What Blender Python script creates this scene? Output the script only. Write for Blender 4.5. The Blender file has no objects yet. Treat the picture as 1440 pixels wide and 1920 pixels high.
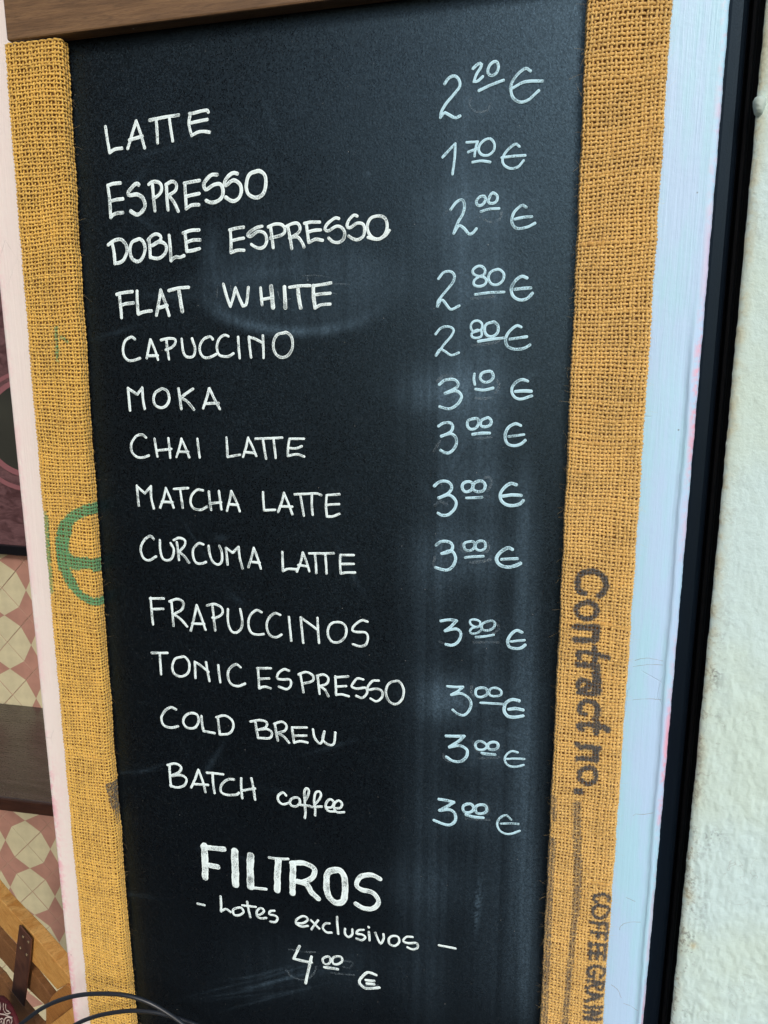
import bpy, math, random
import numpy as np
from mathutils import Matrix, Vector
random.seed(7); rng = np.random.default_rng(7)
S = bpy.context.scene
COL = S.collection

# ------------------------------------------------------------------ camera
# measured on the photograph: focal length and the two vanishing points of the sign
F = 1400.0; CX, CY = 720.0, 960.0
def unit(v): v = np.array(v, float); return v / np.linalg.norm(v)
dn = unit((701 - CX, 8020 - CY, F))                    # world -Z in camera axes (x right, y down, z forward)
xh = -4607.0; yh = CY - (F * F + (xh - CX) * (701 - CX)) / (8020 - CY)
dx = unit((CX - xh, CY - yh, -F)); dx = unit(dx - dn * dx.dot(dn))   # world +X
dy = np.cross(dx, dn); dy = unit(dy)                    # candidate world +Y (into the sign)
if dy[2] < 0: dy = -dy
Rcw = np.array([dx, dy, -dn])                           # camera vector -> world vector
CAMZ = 1.65
ray0 = Rcw @ unit((0, 0, F))
C = -ray0 * 0.50; C[2] += CAMZ; OX = 0.0
def ray(px, py): return Rcw @ unit((px - CX, py - CY, F))
def on_y(px, py, y=0.0):
    r = ray(px, py); t = (y - C[1]) / r[1]; return C + r * t
def on_z(px, py, z):
    r = ray(px, py); t = (z - C[2]) / r[2]; return C + r * t
def on_plane(px, py, p0, n):
    r = ray(px, py); t = np.dot(np.array(p0) - C, n) / np.dot(r, n); return C + r * t
cam_d = bpy.data.cameras.new("camera"); cam = bpy.data.objects.new("camera", cam_d); COL.objects.link(cam)
cam_d.sensor_fit = 'HORIZONTAL'; cam_d.sensor_width = 36; cam_d.lens = F / 1440 * 36
cam_d.clip_start = 0.01; cam_d.clip_end = 500
ax = Rcw @ np.array((1, 0, 0)); ay = Rcw @ np.array((0, -1, 0)); az = Rcw @ np.array((0, 0, -1))
M4 = Matrix(((ax[0], ay[0], az[0], C[0]), (ax[1], ay[1], az[1], C[1]), (ax[2], ay[2], az[2], C[2]), (0, 0, 0, 1)))
cam.matrix_world = M4; S.camera = cam

# ------------------------------------------------------------------ light
SUN_EL, SUN_AZ = 34.0, 21.0        # elevation, degrees to the right of straight behind the camera
W = bpy.data.worlds.new("World"); S.world = W; W.use_nodes = True
nt = W.node_tree; bg = nt.nodes['Background']; sky = nt.nodes.new('ShaderNodeTexSky')
sky.sky_type = 'NISHITA'; sky.sun_disc = False
sky.sun_elevation = math.radians(SUN_EL); sky.sun_rotation = math.radians(180 - SUN_AZ)
sky.air_density = 1.0; sky.dust_density = 2.0; sky.ozone_density = 1.0
nt.links.new(sky.outputs[0], bg.inputs[0]); bg.inputs[1].default_value = 0.15
sd = bpy.data.lights.new("sun", 'SUN'); sun = bpy.data.objects.new("sun", sd); COL.objects.link(sun)
sd.energy = 1.5; sd.angle = math.radians(12); sd.color = (1.0, 0.95, 0.88)
e, a = math.radians(SUN_EL), math.radians(SUN_AZ)
to_sun = Vector((math.cos(e) * math.sin(a), -math.cos(e) * math.cos(a), math.sin(e)))
sun.rotation_euler = to_sun.to_track_quat('Z', 'Y').to_euler()
S.view_settings.view_transform = 'Standard'; S.view_settings.look = 'None'
S.view_settings.exposure = 0.25; S.view_settings.gamma = 1.0
S.render.engine = 'CYCLES'

# ------------------------------------------------------------------ helpers
def link(name, me, mat=None, parent=None):
    o = bpy.data.objects.new(name, me); COL.objects.link(o)
    if mat is not None:
        for m in (mat if isinstance(mat, (list, tuple)) else [mat]): me.materials.append(m)
    if parent is not None: o.parent = parent; o.matrix_parent_inverse = parent_inv(parent)
    return o
def parent_inv(p): return Matrix.Translation(p.location).inverted()
def tag(o, label=None, cat=None, group=None, kind=None):
    if label: o['label'] = label
    if cat: o['category'] = cat
    if group: o['group'] = group
    if kind: o['kind'] = kind
    return o
def empty(name, loc, label, cat, group=None):
    o = bpy.data.objects.new(name, None); COL.objects.link(o); o.location = loc
    o.empty_display_size = 0.02
    return tag(o, label, cat, group)
def mesh(name, V, Fc, smooth=False):
    me = bpy.data.meshes.new(name)
    me.from_pydata([tuple(map(float, v)) for v in V], [], [tuple(int(i) for i in f) for f in Fc]); me.update()
    if smooth: me.shade_smooth()
    return me
def np_mesh(name, V, Q, smooth=True):
    """V (n,3), Q (m,4) numpy -> mesh, fast"""
    me = bpy.data.meshes.new(name)
    me.vertices.add(len(V)); me.vertices.foreach_set('co', V.astype(np.float32).ravel())
    n = len(Q); k = Q.shape[1]
    me.loops.add(n * k); me.loops.foreach_set('vertex_index', Q.astype(np.int32).ravel())
    me.polygons.add(n); me.polygons.foreach_set('loop_start', np.arange(0, n * k, k, dtype=np.int32))
    me.update(calc_edges=True)
    if smooth: me.shade_smooth()
    return me
def attr(me, name, arr):
    a_ = me.attributes.new(name, 'FLOAT', 'POINT'); a_.data.foreach_set('value', np.asarray(arr, np.float32).ravel())
def bevel(o, w, seg=2):
    m = o.modifiers.new('bevel', 'BEVEL'); m.width = w; m.segments = 4 if w > .004 else seg; m.limit_method = 'ANGLE'; m.angle_limit = math.radians(40)
    return o
def prism(name, front, depth_vec, mat, parent=None, bv=0.0):
    """polygon (list of 3-D points) given real thickness along depth_vec"""
    n = len(front); d = np.array(depth_vec, float)
    V = [np.array(p, float) for p in front] + [np.array(p, float) + d for p in front]
    nrm = np.cross(V[1] - V[0], V[2] - V[1])
    fr = list(range(n)); bk = list(range(2 * n - 1, n - 1, -1))
    Fc = [fr, bk] + [(i, i + n, (i + 1) % n + n, (i + 1) % n) for i in range(n)]
    if np.dot(nrm, d) > 0: Fc = [tuple(reversed(f)) for f in Fc]
    me = mesh(name, V, Fc); o = link(name, me, mat, parent)
    if bv: bevel(o, bv)
    return o
def box(name, x0, x1, y0, y1, z0, z1, mat, parent=None, bv=0.0):
    return prism(name, [(x0, y0, z0), (x1, y0, z0), (x1, y0, z1), (x0, y0, z1)], (0, y1 - y0, 0), mat, parent, bv)

def mat(name, col=(.5, .5, .5), rough=.6, spec=.5):
    m = bpy.data.materials.new(name); m.use_nodes = True
    b = m.node_tree.nodes['Principled BSDF']
    b.inputs['Base Color'].default_value = (*col, 1); b.inputs['Roughness'].default_value = rough
    b.inputs['Specular IOR Level'].default_value = spec
    return m, m.node_tree, b
class N:
    """small node-graph helper"""
    def __init__(s, t): s.t = t
    def node(s, ty, **kw):
        n = s.t.nodes.new(ty)
        for k, v in kw.items(): setattr(n, k, v)
        return n
    def put(s, inp, v):
        if v is None: return
        if hasattr(v, 'is_output') or isinstance(v, bpy.types.NodeSocket): s.t.links.new(v, inp)
        else:
            if inp.type == 'RGBA' and len(v) == 3: v = (*v, 1)
            inp.default_value = v
    def coord(s, scale=(1, 1, 1), loc=(0, 0, 0), kind='Object'):
        tc = s.node('ShaderNodeTexCoord'); mp = s.node('ShaderNodeMapping')
        s.t.links.new(tc.outputs[kind], mp.inputs[0]); mp.inputs['Scale'].default_value = scale; mp.inputs['Location'].default_value = loc
        return mp.outputs[0]
    def noise(s, vec, scale=5, detail=3, rough=.5, dist=0):
        n = s.node('ShaderNodeTexNoise'); s.put(n.inputs['Vector'], vec); n.inputs['Scale'].default_value = scale
        n.inputs['Detail'].default_value = detail; n.inputs['Roughness'].default_value = rough; n.inputs['Distortion'].default_value = dist
        return n.outputs['Fac']
    def vor(s, vec, scale=5, feature='F1', out='Distance', rnd=1):
        n = s.node('ShaderNodeTexVoronoi'); n.feature = feature; s.put(n.inputs['Vector'], vec); n.inputs['Scale'].default_value = scale
        n.inputs['Randomness'].default_value = rnd
        return n.outputs[out]
    def ramp(s, f, lo, hi, a=0., b=1., smooth=True):
        n = s.node('ShaderNodeMapRange'); n.interpolation_type = 'SMOOTHSTEP' if smooth else 'LINEAR'
        s.put(n.inputs[0], f); n.inputs[1].default_value = lo; n.inputs[2].default_value = hi
        n.inputs[3].default_value = a; n.inputs[4].default_value = b
        return n.outputs[0]
    def math(s, op, a, b=None, clamp=False):
        n = s.node('ShaderNodeMath', operation=op, use_clamp=clamp); s.put(n.inputs[0], a)
        if b is not None: s.put(n.inputs[1], b)
        return n.outputs[0]
    def mix(s, f, a, b, blend='MIX'):
        n = s.node('ShaderNodeMix', data_type='RGBA', blend_type=blend); s.put(n.inputs[0], f); s.put(n.inputs[6], a); s.put(n.inputs[7], b)
        return n.outputs[2]
    def bump(s, h, strength=.5, dist=.001, nrm=None):
        n = s.node('ShaderNodeBump'); s.put(n.inputs['Height'], h); n.inputs['Strength'].default_value = strength
        n.inputs['Distance'].default_value = dist
        if nrm is not None: s.put(n.inputs['Normal'], nrm)
        return n.outputs[0]
    def attr(s, name):
        n = s.node('ShaderNodeAttribute'); n.attribute_name = name; return n.outputs['Fac']
    def sep(s, vec):
        n = s.node('ShaderNodeSeparateXYZ'); s.put(n.inputs[0], vec); return n.outputs
    def rgb(s, c):
        n = s.node('ShaderNodeRGB'); n.outputs[0].default_value = (*c, 1); return n.outputs[0]

# ------------------------------------------------------------------ key planes (metres; y grows into the wall)
Y_FACE, Y_PANEL, Y_WHITE, Y_JAMB = 0.0, 0.0105, 0.022, 0.030
def edge(pts, y):
    """vertical edge measured at several heights -> x(z) polynomial in the plane y"""
    P = np.array([on_y(px, py, y) for px, py in pts]); c = np.polyfit(P[:, 2], P[:, 0], 2 if len(pts) > 3 else 1)
    return lambda z: np.polyval(c, z)
def zpx(px, py, y=0.0): return on_y(px, py, y)[2]
Z_TOP = zpx(700, -110); Z_BOT = zpx(160, 2060)

# ================================================================== MATERIALS
# --- chalkboard
m_panel, t, b = mat('chalkboard_paint', (.010, .011, .013), .34, 1.0)
b.inputs['Specular Tint'].default_value = (.44, .73, 1.0, 1)  # blue of the mirrored sky put into the specular tint
n = N(t); c = n.coord()
f1 = n.noise(c, 820, 4, .75); f2 = n.noise(n.coord((1, 1, .04)), 700, 3, .6); big = n.noise(c, 14, 3, .55)
streak = n.noise(n.coord((1, 1, .012)), 230, 2, .5)
spk = n.vor(c, 300, 'F1', 'Distance'); spc = n.vor(c, 300, 'F1', 'Color'); r = n.sep(spc)[0]
speck = n.math('MULTIPLY', n.ramp(spk, .03, .10, 1, 0), n.ramp(r, .955, .975))
spk2 = n.vor(c, 750, 'F1', 'Distance'); r2 = n.sep(n.vor(c, 750, 'F1', 'Color'))[1]
speck2 = n.math('MULTIPLY', n.ramp(spk2, .10, .30, 1, 0), n.ramp(r2, .90, .97))
dust = n.attr('dust'); fine = n.ramp(n.noise(c, 900, 2, .7), .40, .62)
st = n.ramp(streak, .35, .65, .6, 1.0)
d1 = n.math('MULTIPLY', dust, n.math('MULTIPLY', st, n.ramp(fine, 0, 1, .55, 1.0)))
col = n.mix(n.math('MULTIPLY', d1, .95, True), (.0016, .0018, .0024), (.22, .36, .50))
col = n.mix(n.math('MULTIPLY', speck2, .06), col, (.5, .5, .48))
col = n.mix(n.math('MULTIPLY', speck, .40), col, (.75, .75, .70))
n.put(b.inputs['Base Color'], col)
grain = n.ramp(n.noise(c, 1100, 2, .7), .34, .66, -.10, .12)
n.put(b.inputs['Roughness'], n.math('ADD', grain, n.math('ADD', n.ramp(big, .3, .7, .35, .40), n.math('MULTIPLY', dust, .25))))
n.put(b.inputs['Specular IOR Level'], n.ramp(n.noise(c, 1000, 3, .7), .36, .64, .62, 1.0))
h = n.math('ADD', f1, n.math('MULTIPLY', f2, .2))
n.put(b.inputs['Normal'], n.bump(h, .5, .0003))
# --- liquid chalk ink
def ink_mat(name, colr, cover=1.0, faint=False):
    m, t, b = mat(name, colr, .75, .2); n = N(t)
    tc = n.node('ShaderNodeUVMap'); u, v, _ = n.sep(tc.outputs[0])
    c = n.coord()
    uv = n.node('ShaderNodeCombineXYZ'); n.put(uv.inputs[0], n.math('MULTIPLY', u, 3.0)); n.put(uv.inputs[1], n.math('MULTIPLY', v, .16))
    s1 = n.noise(uv.outputs[0], 2.6, 3, .6)
    g = n.noise(c, 1500, 2, .6); l = n.noise(c, 120, 2, .5)
    edge_ = n.math('ABSOLUTE', n.math('SUBTRACT', u, .5))
    base = n.mix(n.ramp(s1, .35, .62), tuple(x * .74 for x in colr), colr)
    base = n.mix(n.ramp(edge_, .22, .40), base, tuple(min(1, x * 1.04) for x in colr))
    n.put(b.inputs['Base Color'], base)
    if faint:
        al = n.math('MULTIPLY', n.ramp(g, .38, .62), n.math('MULTIPLY', n.ramp(l, .3, .6, .3, 1), cover))
    else:
        al = n.math('MAXIMUM', n.ramp(n.math('ADD', n.math('MULTIPLY', g, .5), n.math('MULTIPLY', l, .5)), .40, .50, .30, 1), n.ramp(edge_, .3, .4, 0, .8))
        al = n.math('MULTIPLY', al, cover)
    n.put(b.inputs['Alpha'], al)
    return m
m_ink = ink_mat('white_chalk_ink', (.79, .94, .97))
m_ink2 = ink_mat('white_chalk_ink_blue_lit', (.50, .77, .90))  # prices: same white chalk, with the bluish light put into its colour
m_ghost = ink_mat('wiped_chalk_residue', (.35, .45, .52), .30, True)
# --- burlap
def burlap_mat(name, colr):
    m, t, b = mat(name, colr, .85, .15); n = N(t); c = n.coord()
    v1 = n.noise(c, 38, 5, .7); v2 = n.noise(c, 700, 3, .65); lv = n.attr('level')
    base = n.mix(n.ramp(v1, .3, .7), tuple(x * .74 for x in colr), tuple(min(1, x * 1.14) for x in colr))
    base = n.mix(n.ramp(v2, .35, .75), base, (min(1, colr[0] * 1.35), colr[1] * 1.5, colr[2] * 1.9), )
    base = n.mix(n.math('MULTIPLY', n.attr('slub'), .5), base, (colr[0] * .72, colr[1] * .55, colr[2] * .4))
    wear = n.ramp(n.noise(c, 900, 2, .6), .30, .55, .8, 1.0)
    base = n.mix(n.math('MULTIPLY', n.attr('ink_dark'), wear), base, (.020, .034, .050))
    base = n.mix(n.math('MULTIPLY', n.attr('ink_green'), wear), base, (.040, .26, .115))
    n.put(b.inputs['Base Color'], base)
    b.inputs['Sheen Weight'].default_value = .25; b.inputs['Sheen Roughness'].default_value = .6
    tw = n.noise(c, 1600, 2, .6)
    n.put(b.inputs['Normal'], n.bump(tw, .6, .0003))
    return m
m_bl = burlap_mat('yellow_jute_left', (.585, .345, .060))
m_br = burlap_mat('ochre_jute_right', (.555, .335, .088))
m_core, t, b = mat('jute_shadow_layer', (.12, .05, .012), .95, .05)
m_fuzz, t, b = mat('jute_hair', (.62, .46, .22), .8, .2)
# --- dark stained wood
def wood_mat(name, c1, c2, scale=(1.2, 14, 14), rough=.5, knots=0, spec=.5, specks=True):
    m, t, b = mat(name, c1, rough, spec); n = N(t)
    c = n.coord(scale); g = n.noise(c, 9, 5, .65, .6); g2 = n.noise(c, 60, 4, .7)
    base = n.mix(n.ramp(g, .3, .7), c1, c2)
    base = n.mix(n.ramp(g2, .45, .75, 0, .55), base, tuple(x * .45 for x in c1))
    if specks:
        o = n.coord(); d = n.vor(o, 170, 'F1', 'Distance'); r = n.sep(n.vor(o, 170, 'F1', 'Color'))[0]
        base = n.mix(n.math('MULTIPLY', n.ramp(d, .05, .16, 1, 0), n.ramp(r, .93, .95, 0, .8)), base, (.7, .66, .55))
    n.put(b.inputs['Base Color'], base); n.put(b.inputs['Normal'], n.bump(g2, .35, .0006))
    n.put(b.inputs['Roughness'], n.ramp(g2, .3, .7, rough - .08, rough + .12))
    return m
m_bar = wood_mat('walnut_stained_wood', (.105, .058, .028), (.20, .115, .055), (2.2, 30, 30), .5)
m_shelf = wood_mat('dark_shelf_wood', (.030, .022, .019), (.065, .048, .042), (1.2, 12, 12), .24, spec=.7)
m_shelf_edge = wood_mat('dark_shelf_edge_wood', (.022, .009, .006), (.05, .02, .012), (1.2, 12, 12), .4, specks=False)
m_crate = wood_mat('honey_pine', (.58, .25, .050), (.80, .46, .14), (4, 4, 30), .45, specks=False)
m_crate2 = wood_mat('amber_pine', (.34, .13, .030), (.50, .24, .065), (4, 4, 30), .45, specks=False)
m_crate3 = wood_mat('brown_pine', (.20, .085, .028), (.30, .14, .05), (4, 4, 30), .5, specks=False)
# --- white painted board
m_white, t, b = mat('white_brushed_paint', (.8, .8, .8), .42, .5)
n = N(t); c = n.coord(); br = n.noise(n.coord((1, 1, .035)), 620, 4, .65); bl = n.noise(c, 22, 4, .6); gr = n.noise(c, 260, 3, .6)
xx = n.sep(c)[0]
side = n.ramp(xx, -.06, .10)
base = n.mix(side, (.80, .735, .71), (.43, .62, .86))  # blue sky light on the right side put into the paint colour
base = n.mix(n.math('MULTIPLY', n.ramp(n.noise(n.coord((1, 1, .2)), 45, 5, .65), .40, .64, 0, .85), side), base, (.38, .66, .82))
pk = n.math('MULTIPLY', n.attr('pink'), n.ramp(n.math('ADD', n.math('MULTIPLY', bl, .6), n.math('MULTIPLY', gr, .4)), .42, .58))
base = n.mix(n.math('MULTIPLY', pk, .9), base, (.80, .33, .44))
chip = n.ramp(n.vor(n.coord((1, 1, .6)), 55, 'DISTANCE_TO_EDGE'), .0, .012, 1, 0)
chipm = n.math('MULTIPLY', chip, n.ramp(n.noise(c, 26, 2, .5), .64, .70))
base = n.mix(n.math('MULTIPLY', chipm, .22), base, (.22, .24, .30))
d = n.vor(c, 120, 'F1', 'Distance'); r = n.sep(n.vor(c, 120, 'F1', 'Color'))[0]
base = n.mix(n.math('MULTIPLY', n.ramp(d, .04, .10, 1, 0), n.ramp(r, .93, .96, 0, .7)), base, (.12, .11, .13))
n.put(b.inputs['Base Color'], base)
hh = n.math('ADD', n.math('MULTIPLY', br, .8), n.math('ADD', n.math('ADD', n.math('MULTIPLY', bl, .8), n.math('MULTIPLY', gr, .35)), n.math('MULTIPLY', chipm, -.8)))
n.put(b.inputs['Normal'], n.bump(hh, .55, .0007))
# --- black rubber / metal jamb
m_jamb, t, b = mat('black_satin_jamb', (.002, .004, .008), .45, .22); n = N(t); c = n.coord(); b.inputs['Specular Tint'].default_value = (.5, .75, 1, 1)
n.put(b.inputs['Normal'], n.bump(n.noise(c, 900, 2, .6), .25, .0003))
m_jamb2, t, b = mat('black_rubber', (.004, .005, .007), .55, .3)
# --- stucco
m_stucco, t, b = mat('pale_stucco', (.60, .64, .60), .85, .25); n = N(t); c = n.coord()
g = n.noise(c, 90, 5, .65); g2 = n.noise(c, 420, 4, .65)
base = n.mix(n.ramp(n.noise(c, 9, 4, .6), .35, .65), (.53, .67, .62), (.53, .69, .70))
dirt = n.math('MULTIPLY', n.attr('dirt'), n.ramp(n.math('ADD', n.math('MULTIPLY', g, .5), n.math('MULTIPLY', g2, .5)), .50, .60))
base = n.mix(n.math('MULTIPLY', dirt, .75), base, (.10, .12, .15))
base = n.mix(n.math('MULTIPLY', n.attr('stain'), n.ramp(g, .4, .6, .2, .8)), base, (.52, .45, .24))
wv = n.math('ABSOLUTE', n.math('SUBTRACT', n.noise(c, 34, 3, .6, .8), .5))
crack = n.math('MULTIPLY', n.ramp(wv, 0, .006, 1, 0), n.ramp(n.noise(c, 20, 2), .56, .64))
base = n.mix(n.math('MULTIPLY', crack, .35), base, (.25, .26, .25))
n.put(b.inputs['Base Color'], base)
n.put(b.inputs['Normal'], n.bump(g2, .55, .0008, n.bump(g, .4, .0018)))
# --- tiles
def tile_mat(name, colr):
    m, t, b = mat(name, colr, .42, .4); n = N(t); g = n.noise(n.coord(kind='Generated'), 3, 4, .6)
    n.put(b.inputs['Base Color'], n.mix(n.ramp(g, .3, .7), tuple(x * .9 for x in colr), tuple(min(1, x * 1.06) for x in colr))); return m
m_tp = tile_mat('rose_tile', (.40, .215, .165)); m_tc = tile_mat('cream_tile', (.57, .52, .34))
m_grout, t, b = mat('tile_grout', (.46, .30, .22), .9, .2)
m_black, t, b = mat('black_frame', (.006, .006, .008), .3, .5)
m_cable, t, b = mat('black_cable_sheath', (.014, .018, .024), .36, .5); n = N(t)
n.put(b.inputs['Normal'], n.bump(n.noise(n.coord(), 700, 2), .1, .0002))
m_strap, t, b = mat('brown_leather', (.085, .034, .020), .42, .5); n = N(t); c = n.coord()
n.put(b.inputs['Base Color'], n.mix(n.ramp(n.noise(c, 30, 4, .6), .3, .7), (.065, .026, .017), (.13, .055, .032)))
n.put(b.inputs['Normal'], n.bump(n.noise(c, 300, 3), .3, .0005))
m_rivet, t, b = mat('brass_nail', (.55, .42, .25), .35, .5); b.inputs['Metallic'].default_value = .9
m_ground, t, b = mat('grey_paving', (.3, .3, .3), .8, .3); n = N(t)
n.put(b.inputs['Base Color'], n.mix(n.noise(n.coord(), 3, 5, .6), (.025, .026, .028), (.042, .043, .045)))
m_opp, t, b = mat('added_wall_brown', (.06, .052, .045), .9, .2); n = N(t)
n.put(b.inputs['Base Color'], n.mix(n.noise(n.coord(), 2, 5, .6), (.11, .050, .024), (.17, .085, .042)))  # brown of the added wall, warms its reflection in the board

# ================================================================== MENU BOARD
board = empty('menu_board', (0, 0, 0), 'tall black chalkboard coffee menu with burlap side strips and a dark wooden top bar', 'menu board')
LO = [(8, 78), (50, 600), (98, 1160), (135, 1560), (169, 1920)]      # left strip outer edge (face)
LI = [(128, 90), (157.6, 600), (177, 880), (197, 1160), (227, 1560), (257, 1915)]   # where it meets the panel
RI = [(1103, 0), (1083, 500), (1054, 1050), (1046, 1260), (1040, 1490), (1024, 1700), (1014.5, 1920)]
RO = [(1258, 0), (1225, 500), (1193, 1000), (1158, 1500), (1128, 1920)]
xLO, xLI = edge(LO, Y_FACE), edge(LI, Y_PANEL)
xRI, xRO = edge(RI, Y_FACE), edge(RO, Y_FACE)

# strokes: every mark on the sign is given by where it sits on the photograph, then laid on the panel's own plane
WIN = {'a': (160, 180, 3.6), 'b': (400, 380, 3.6), 'c': (160, 500, 3.6), 'd': (780, 90, 4.2353), 'e': (780, 420, 4.2353),
       'f': (780, 740, 4.2353), 'g': (220, 790, 3.0), 'h': (250, 1100, 2.618), 'i': (780, 1130, 4.0853), 'j': (340, 1560, 2.5714),
       'p': (1040, 1050, 8.727), 'q': (1040, 1260, 8.0), 'r': (1000, 1490, 4.4667), 's': (0, 600, 3.427), 't': (0, 1160, 4.8), 'z': (0, 0, 1)}
def parse(txt, w0):
    """'L'/'C' + points; optional leading width 'L28' -> list of (kind, width, pts in window px)"""
    out = []
    for part in txt.split(';'):
        tk = part.split()
        if not tk: continue
        k = tk[0]; w = float(k[1:]) if len(k) > 1 else w0
        out.append((k[0], w, np.array([[float(v) for v in p.split(',')] for p in tk[1:]])))
    return out
def smooth_path(P, n=7):
    if len(P) < 3: return P
    closed = np.linalg.norm(P[0] - P[-1]) < 14
    if closed: Q = np.vstack([P[-2], P, P[1]])
    else: Q = np.vstack([2 * P[0] - P[1], P, 2 * P[-1] - P[-2]])
    out = []
    for i in range(1, len(Q) - 2):
        p0, p1, p2, p3 = Q[i - 1], Q[i], Q[i + 1], Q[i + 2]
        for k in range(n):
            t_ = k / n
            out.append(.5 * ((2 * p1) + (-p0 + p2) * t_ + (2 * p0 - 5 * p1 + 4 * p2 - p3) * t_ ** 2 + (-p0 + 3 * p1 - 3 * p2 + p3) * t_ ** 3))
    out.append(Q[-2]); return np.array(out)
def strokes_px(win, w0, txt):
    ox, oy, sc = WIN[win]; res = []
    for k, w, P in parse(txt, w0):
        P = smooth_path(P)
        res.append((P / sc + (ox, oy), w / sc))
    return res
PXM = F / 0.515        # rough pixels per metre at the sign, for stroke widths
def local_scale(px, py, y):
    a_ = on_y(px, py, y); b_ = on_y(px + 1, py, y); c_ = on_y(px, py + 1, y)
    return .5 * (np.linalg.norm(b_ - a_) + np.linalg.norm(c_ - a_))
def ribbon_mesh(name, strokes, y, lift0=.00012, dome=.00016, rough=.05):
    V = []; Fc = []; UV = []
    for si, (P, w) in enumerate(strokes):
        W3 = np.array([on_y(p[0], p[1], y) for p in P]); X = W3[:, [0, 2]]
        # resample
        seg = np.r_[0, np.cumsum(np.linalg.norm(np.diff(X, axis=0), axis=1))]
        if seg[-1] < 1e-5: continue
        m_ = max(3, int(seg[-1] / .0011)); tt = np.linspace(0, seg[-1], m_)
        X = np.stack([np.interp(tt, seg, X[:, 0]), np.interp(tt, seg, X[:, 1])], 1)
        half = .46 * w * local_scale(*P[len(P) // 2], y)
        T = np.gradient(X, axis=0); T /= np.maximum(np.linalg.norm(T, axis=1, keepdims=True), 1e-9)
        Nn = np.stack([-T[:, 1], T[:, 0]], 1)
        ph = rng.uniform(0, 6.28, 4); s_ = tt / .004
        wob = 1 + rough * (np.sin(s_ + ph[0]) + .7 * np.sin(2.3 * s_ + ph[1]) + .6 * np.sin(5.1 * s_ + ph[2]))
        wob2 = 1 + rough * (np.sin(1.3 * s_ + ph[3]) + .7 * np.sin(2.9 * s_ + ph[1]) + .6 * np.sin(4.3 * s_ + ph[0]))
        hw = half * wob; hw2 = half * wob2
        # caps: extend by rings shrinking to a round end
        rings = []
        for ang in (85, 60, 35, 12):
            q = math.radians(ang); rings.append((X[0] - T[0] * half * math.sin(q), Nn[0], hw[0] * math.cos(q), hw2[0] * math.cos(q), 0))
        for k in range(m_): rings.append((X[k], Nn[k], hw[k], hw2[k], tt[k]))
        for ang in (12, 35, 60, 85):
            q = math.radians(ang); rings.append((X[-1] + T[-1] * half * math.sin(q), Nn[-1], hw[-1] * math.cos(q), hw2[-1] * math.cos(q), tt[-1]))
        lift = lift0 + (si % 9) * .00005; b0 = len(V)
        for (p, nn, a1, a2, tv) in rings:
            k = min(1, (a1 + a2) / (2 * half))
            for f, hgt in ((1, .0), (.55, .8), (0, 1.), (-.55, .8), (-1, 0.)):
                q = p + nn * (a1 * f if f > 0 else a2 * f)
                V.append((q[0], y - lift - dome * hgt * k, q[1])); UV.append((.5 + .5 * f, tv / .004 + si * 3.7))
        for k in range(len(rings) - 1):
            for j in range(4):
                o_ = b0 + k * 5 + j; Fc.append((o_, o_ + 5, o_ + 6, o_ + 1))
    me = mesh(name, V, Fc, True); uvl = me.uv_layers.new(name='UVMap')
    idx = np.empty(len(me.loops), np.int32); me.loops.foreach_get('vertex_index', idx)
    uvl.data.foreach_set('uv', np.array(UV, np.float32)[idx].ravel())
    return me
ALL = []
def word(win, w0, txt, label, m=None, name='chalk_lettering', y=None, **kw):
    st = strokes_px(win, w0, txt) if isinstance(txt, str) else txt
    o = link(name, ribbon_mesh(name, st, Y_PANEL if y is None else y, **kw), m or m_ink, board)
    if label: o['label'] = label
    ALL.append(st); return o

word('a', 22, 'L 137,208 150,300 165,384; C 165,384 200,360 248,352; L 287,355 318,255 344,170; C 344,170 375,255 402,352; L 298,298 345,285 388,272;'
     'L 435,165 530,145 632,130; L 480,158 486,240 490,318; L 570,155 580,230 592,305; C 832,112 825,98 790,102 720,120 705,120; C 708,122 700,190 718,268; C 715,182 760,172 825,158; C 718,268 760,245 800,240 840,245', 'handwritten word LATTE in white chalk, top of the list')
word('a', 23, 'L 152,608 165,700 172,820; L 152,605 190,592 238,588; L 165,712 210,700 255,695; C 172,820 200,795 255,788;'
     'C26 362,600 345,592 310,625 290,655 300,672 350,665 390,690 405,740 385,780 350,802 308,778; L 455,600 462,690 472,775; C 430,598 455,580 500,585 518,620 505,660 462,695;'
     'L 550,605 553,690 560,770; C 545,600 590,578 618,600 610,640 560,675; L 565,672 600,720 628,778; L 672,590 678,680 682,762; L 668,590 715,580 772,570; L 678,680 725,668 770,660; C 682,762 720,738 768,735;'
     'C26 890,532 850,535 805,585 805,620 820,632 870,600 910,595 930,630 925,680 890,712 850,720 818,708; C26 1028,525 1000,520 960,550 940,590 950,605 1000,570 1040,590 1055,630 1045,680 1010,710 980,705 950,685;'
     'C26 1155,510 1110,530 1090,590 1095,650 1130,682 1170,685 1205,655 1220,600 1215,540 1185,510 1155,510', 'handwritten word ESPRESSO in white chalk')
word('a', 23, 'L 180,985 195,1060 200,1130; C 155,1005 200,975 245,970 278,1010 280,1060 250,1115 200,1132; C 350,970 315,990 302,1040 315,1095 355,1118 385,1095 405,1040 395,990 370,965 350,970;'
     'L 430,965 437,1030 440,1090; C 425,975 450,945 480,932 508,945 510,970 480,995 450,1010; C 450,1010 500,985 540,1000 550,1035 530,1075 490,1098 440,1088; L 568,942 575,1020 580,1110; C 580,1112 610,1088 640,1090 668,1078;'
     'L 675,920 682,985 688,1050; L 660,925 710,908 768,905; L 685,988 730,972 775,972; C 690,1048 730,1042 772,1030', 'handwritten word DOBLE in white chalk')
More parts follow.
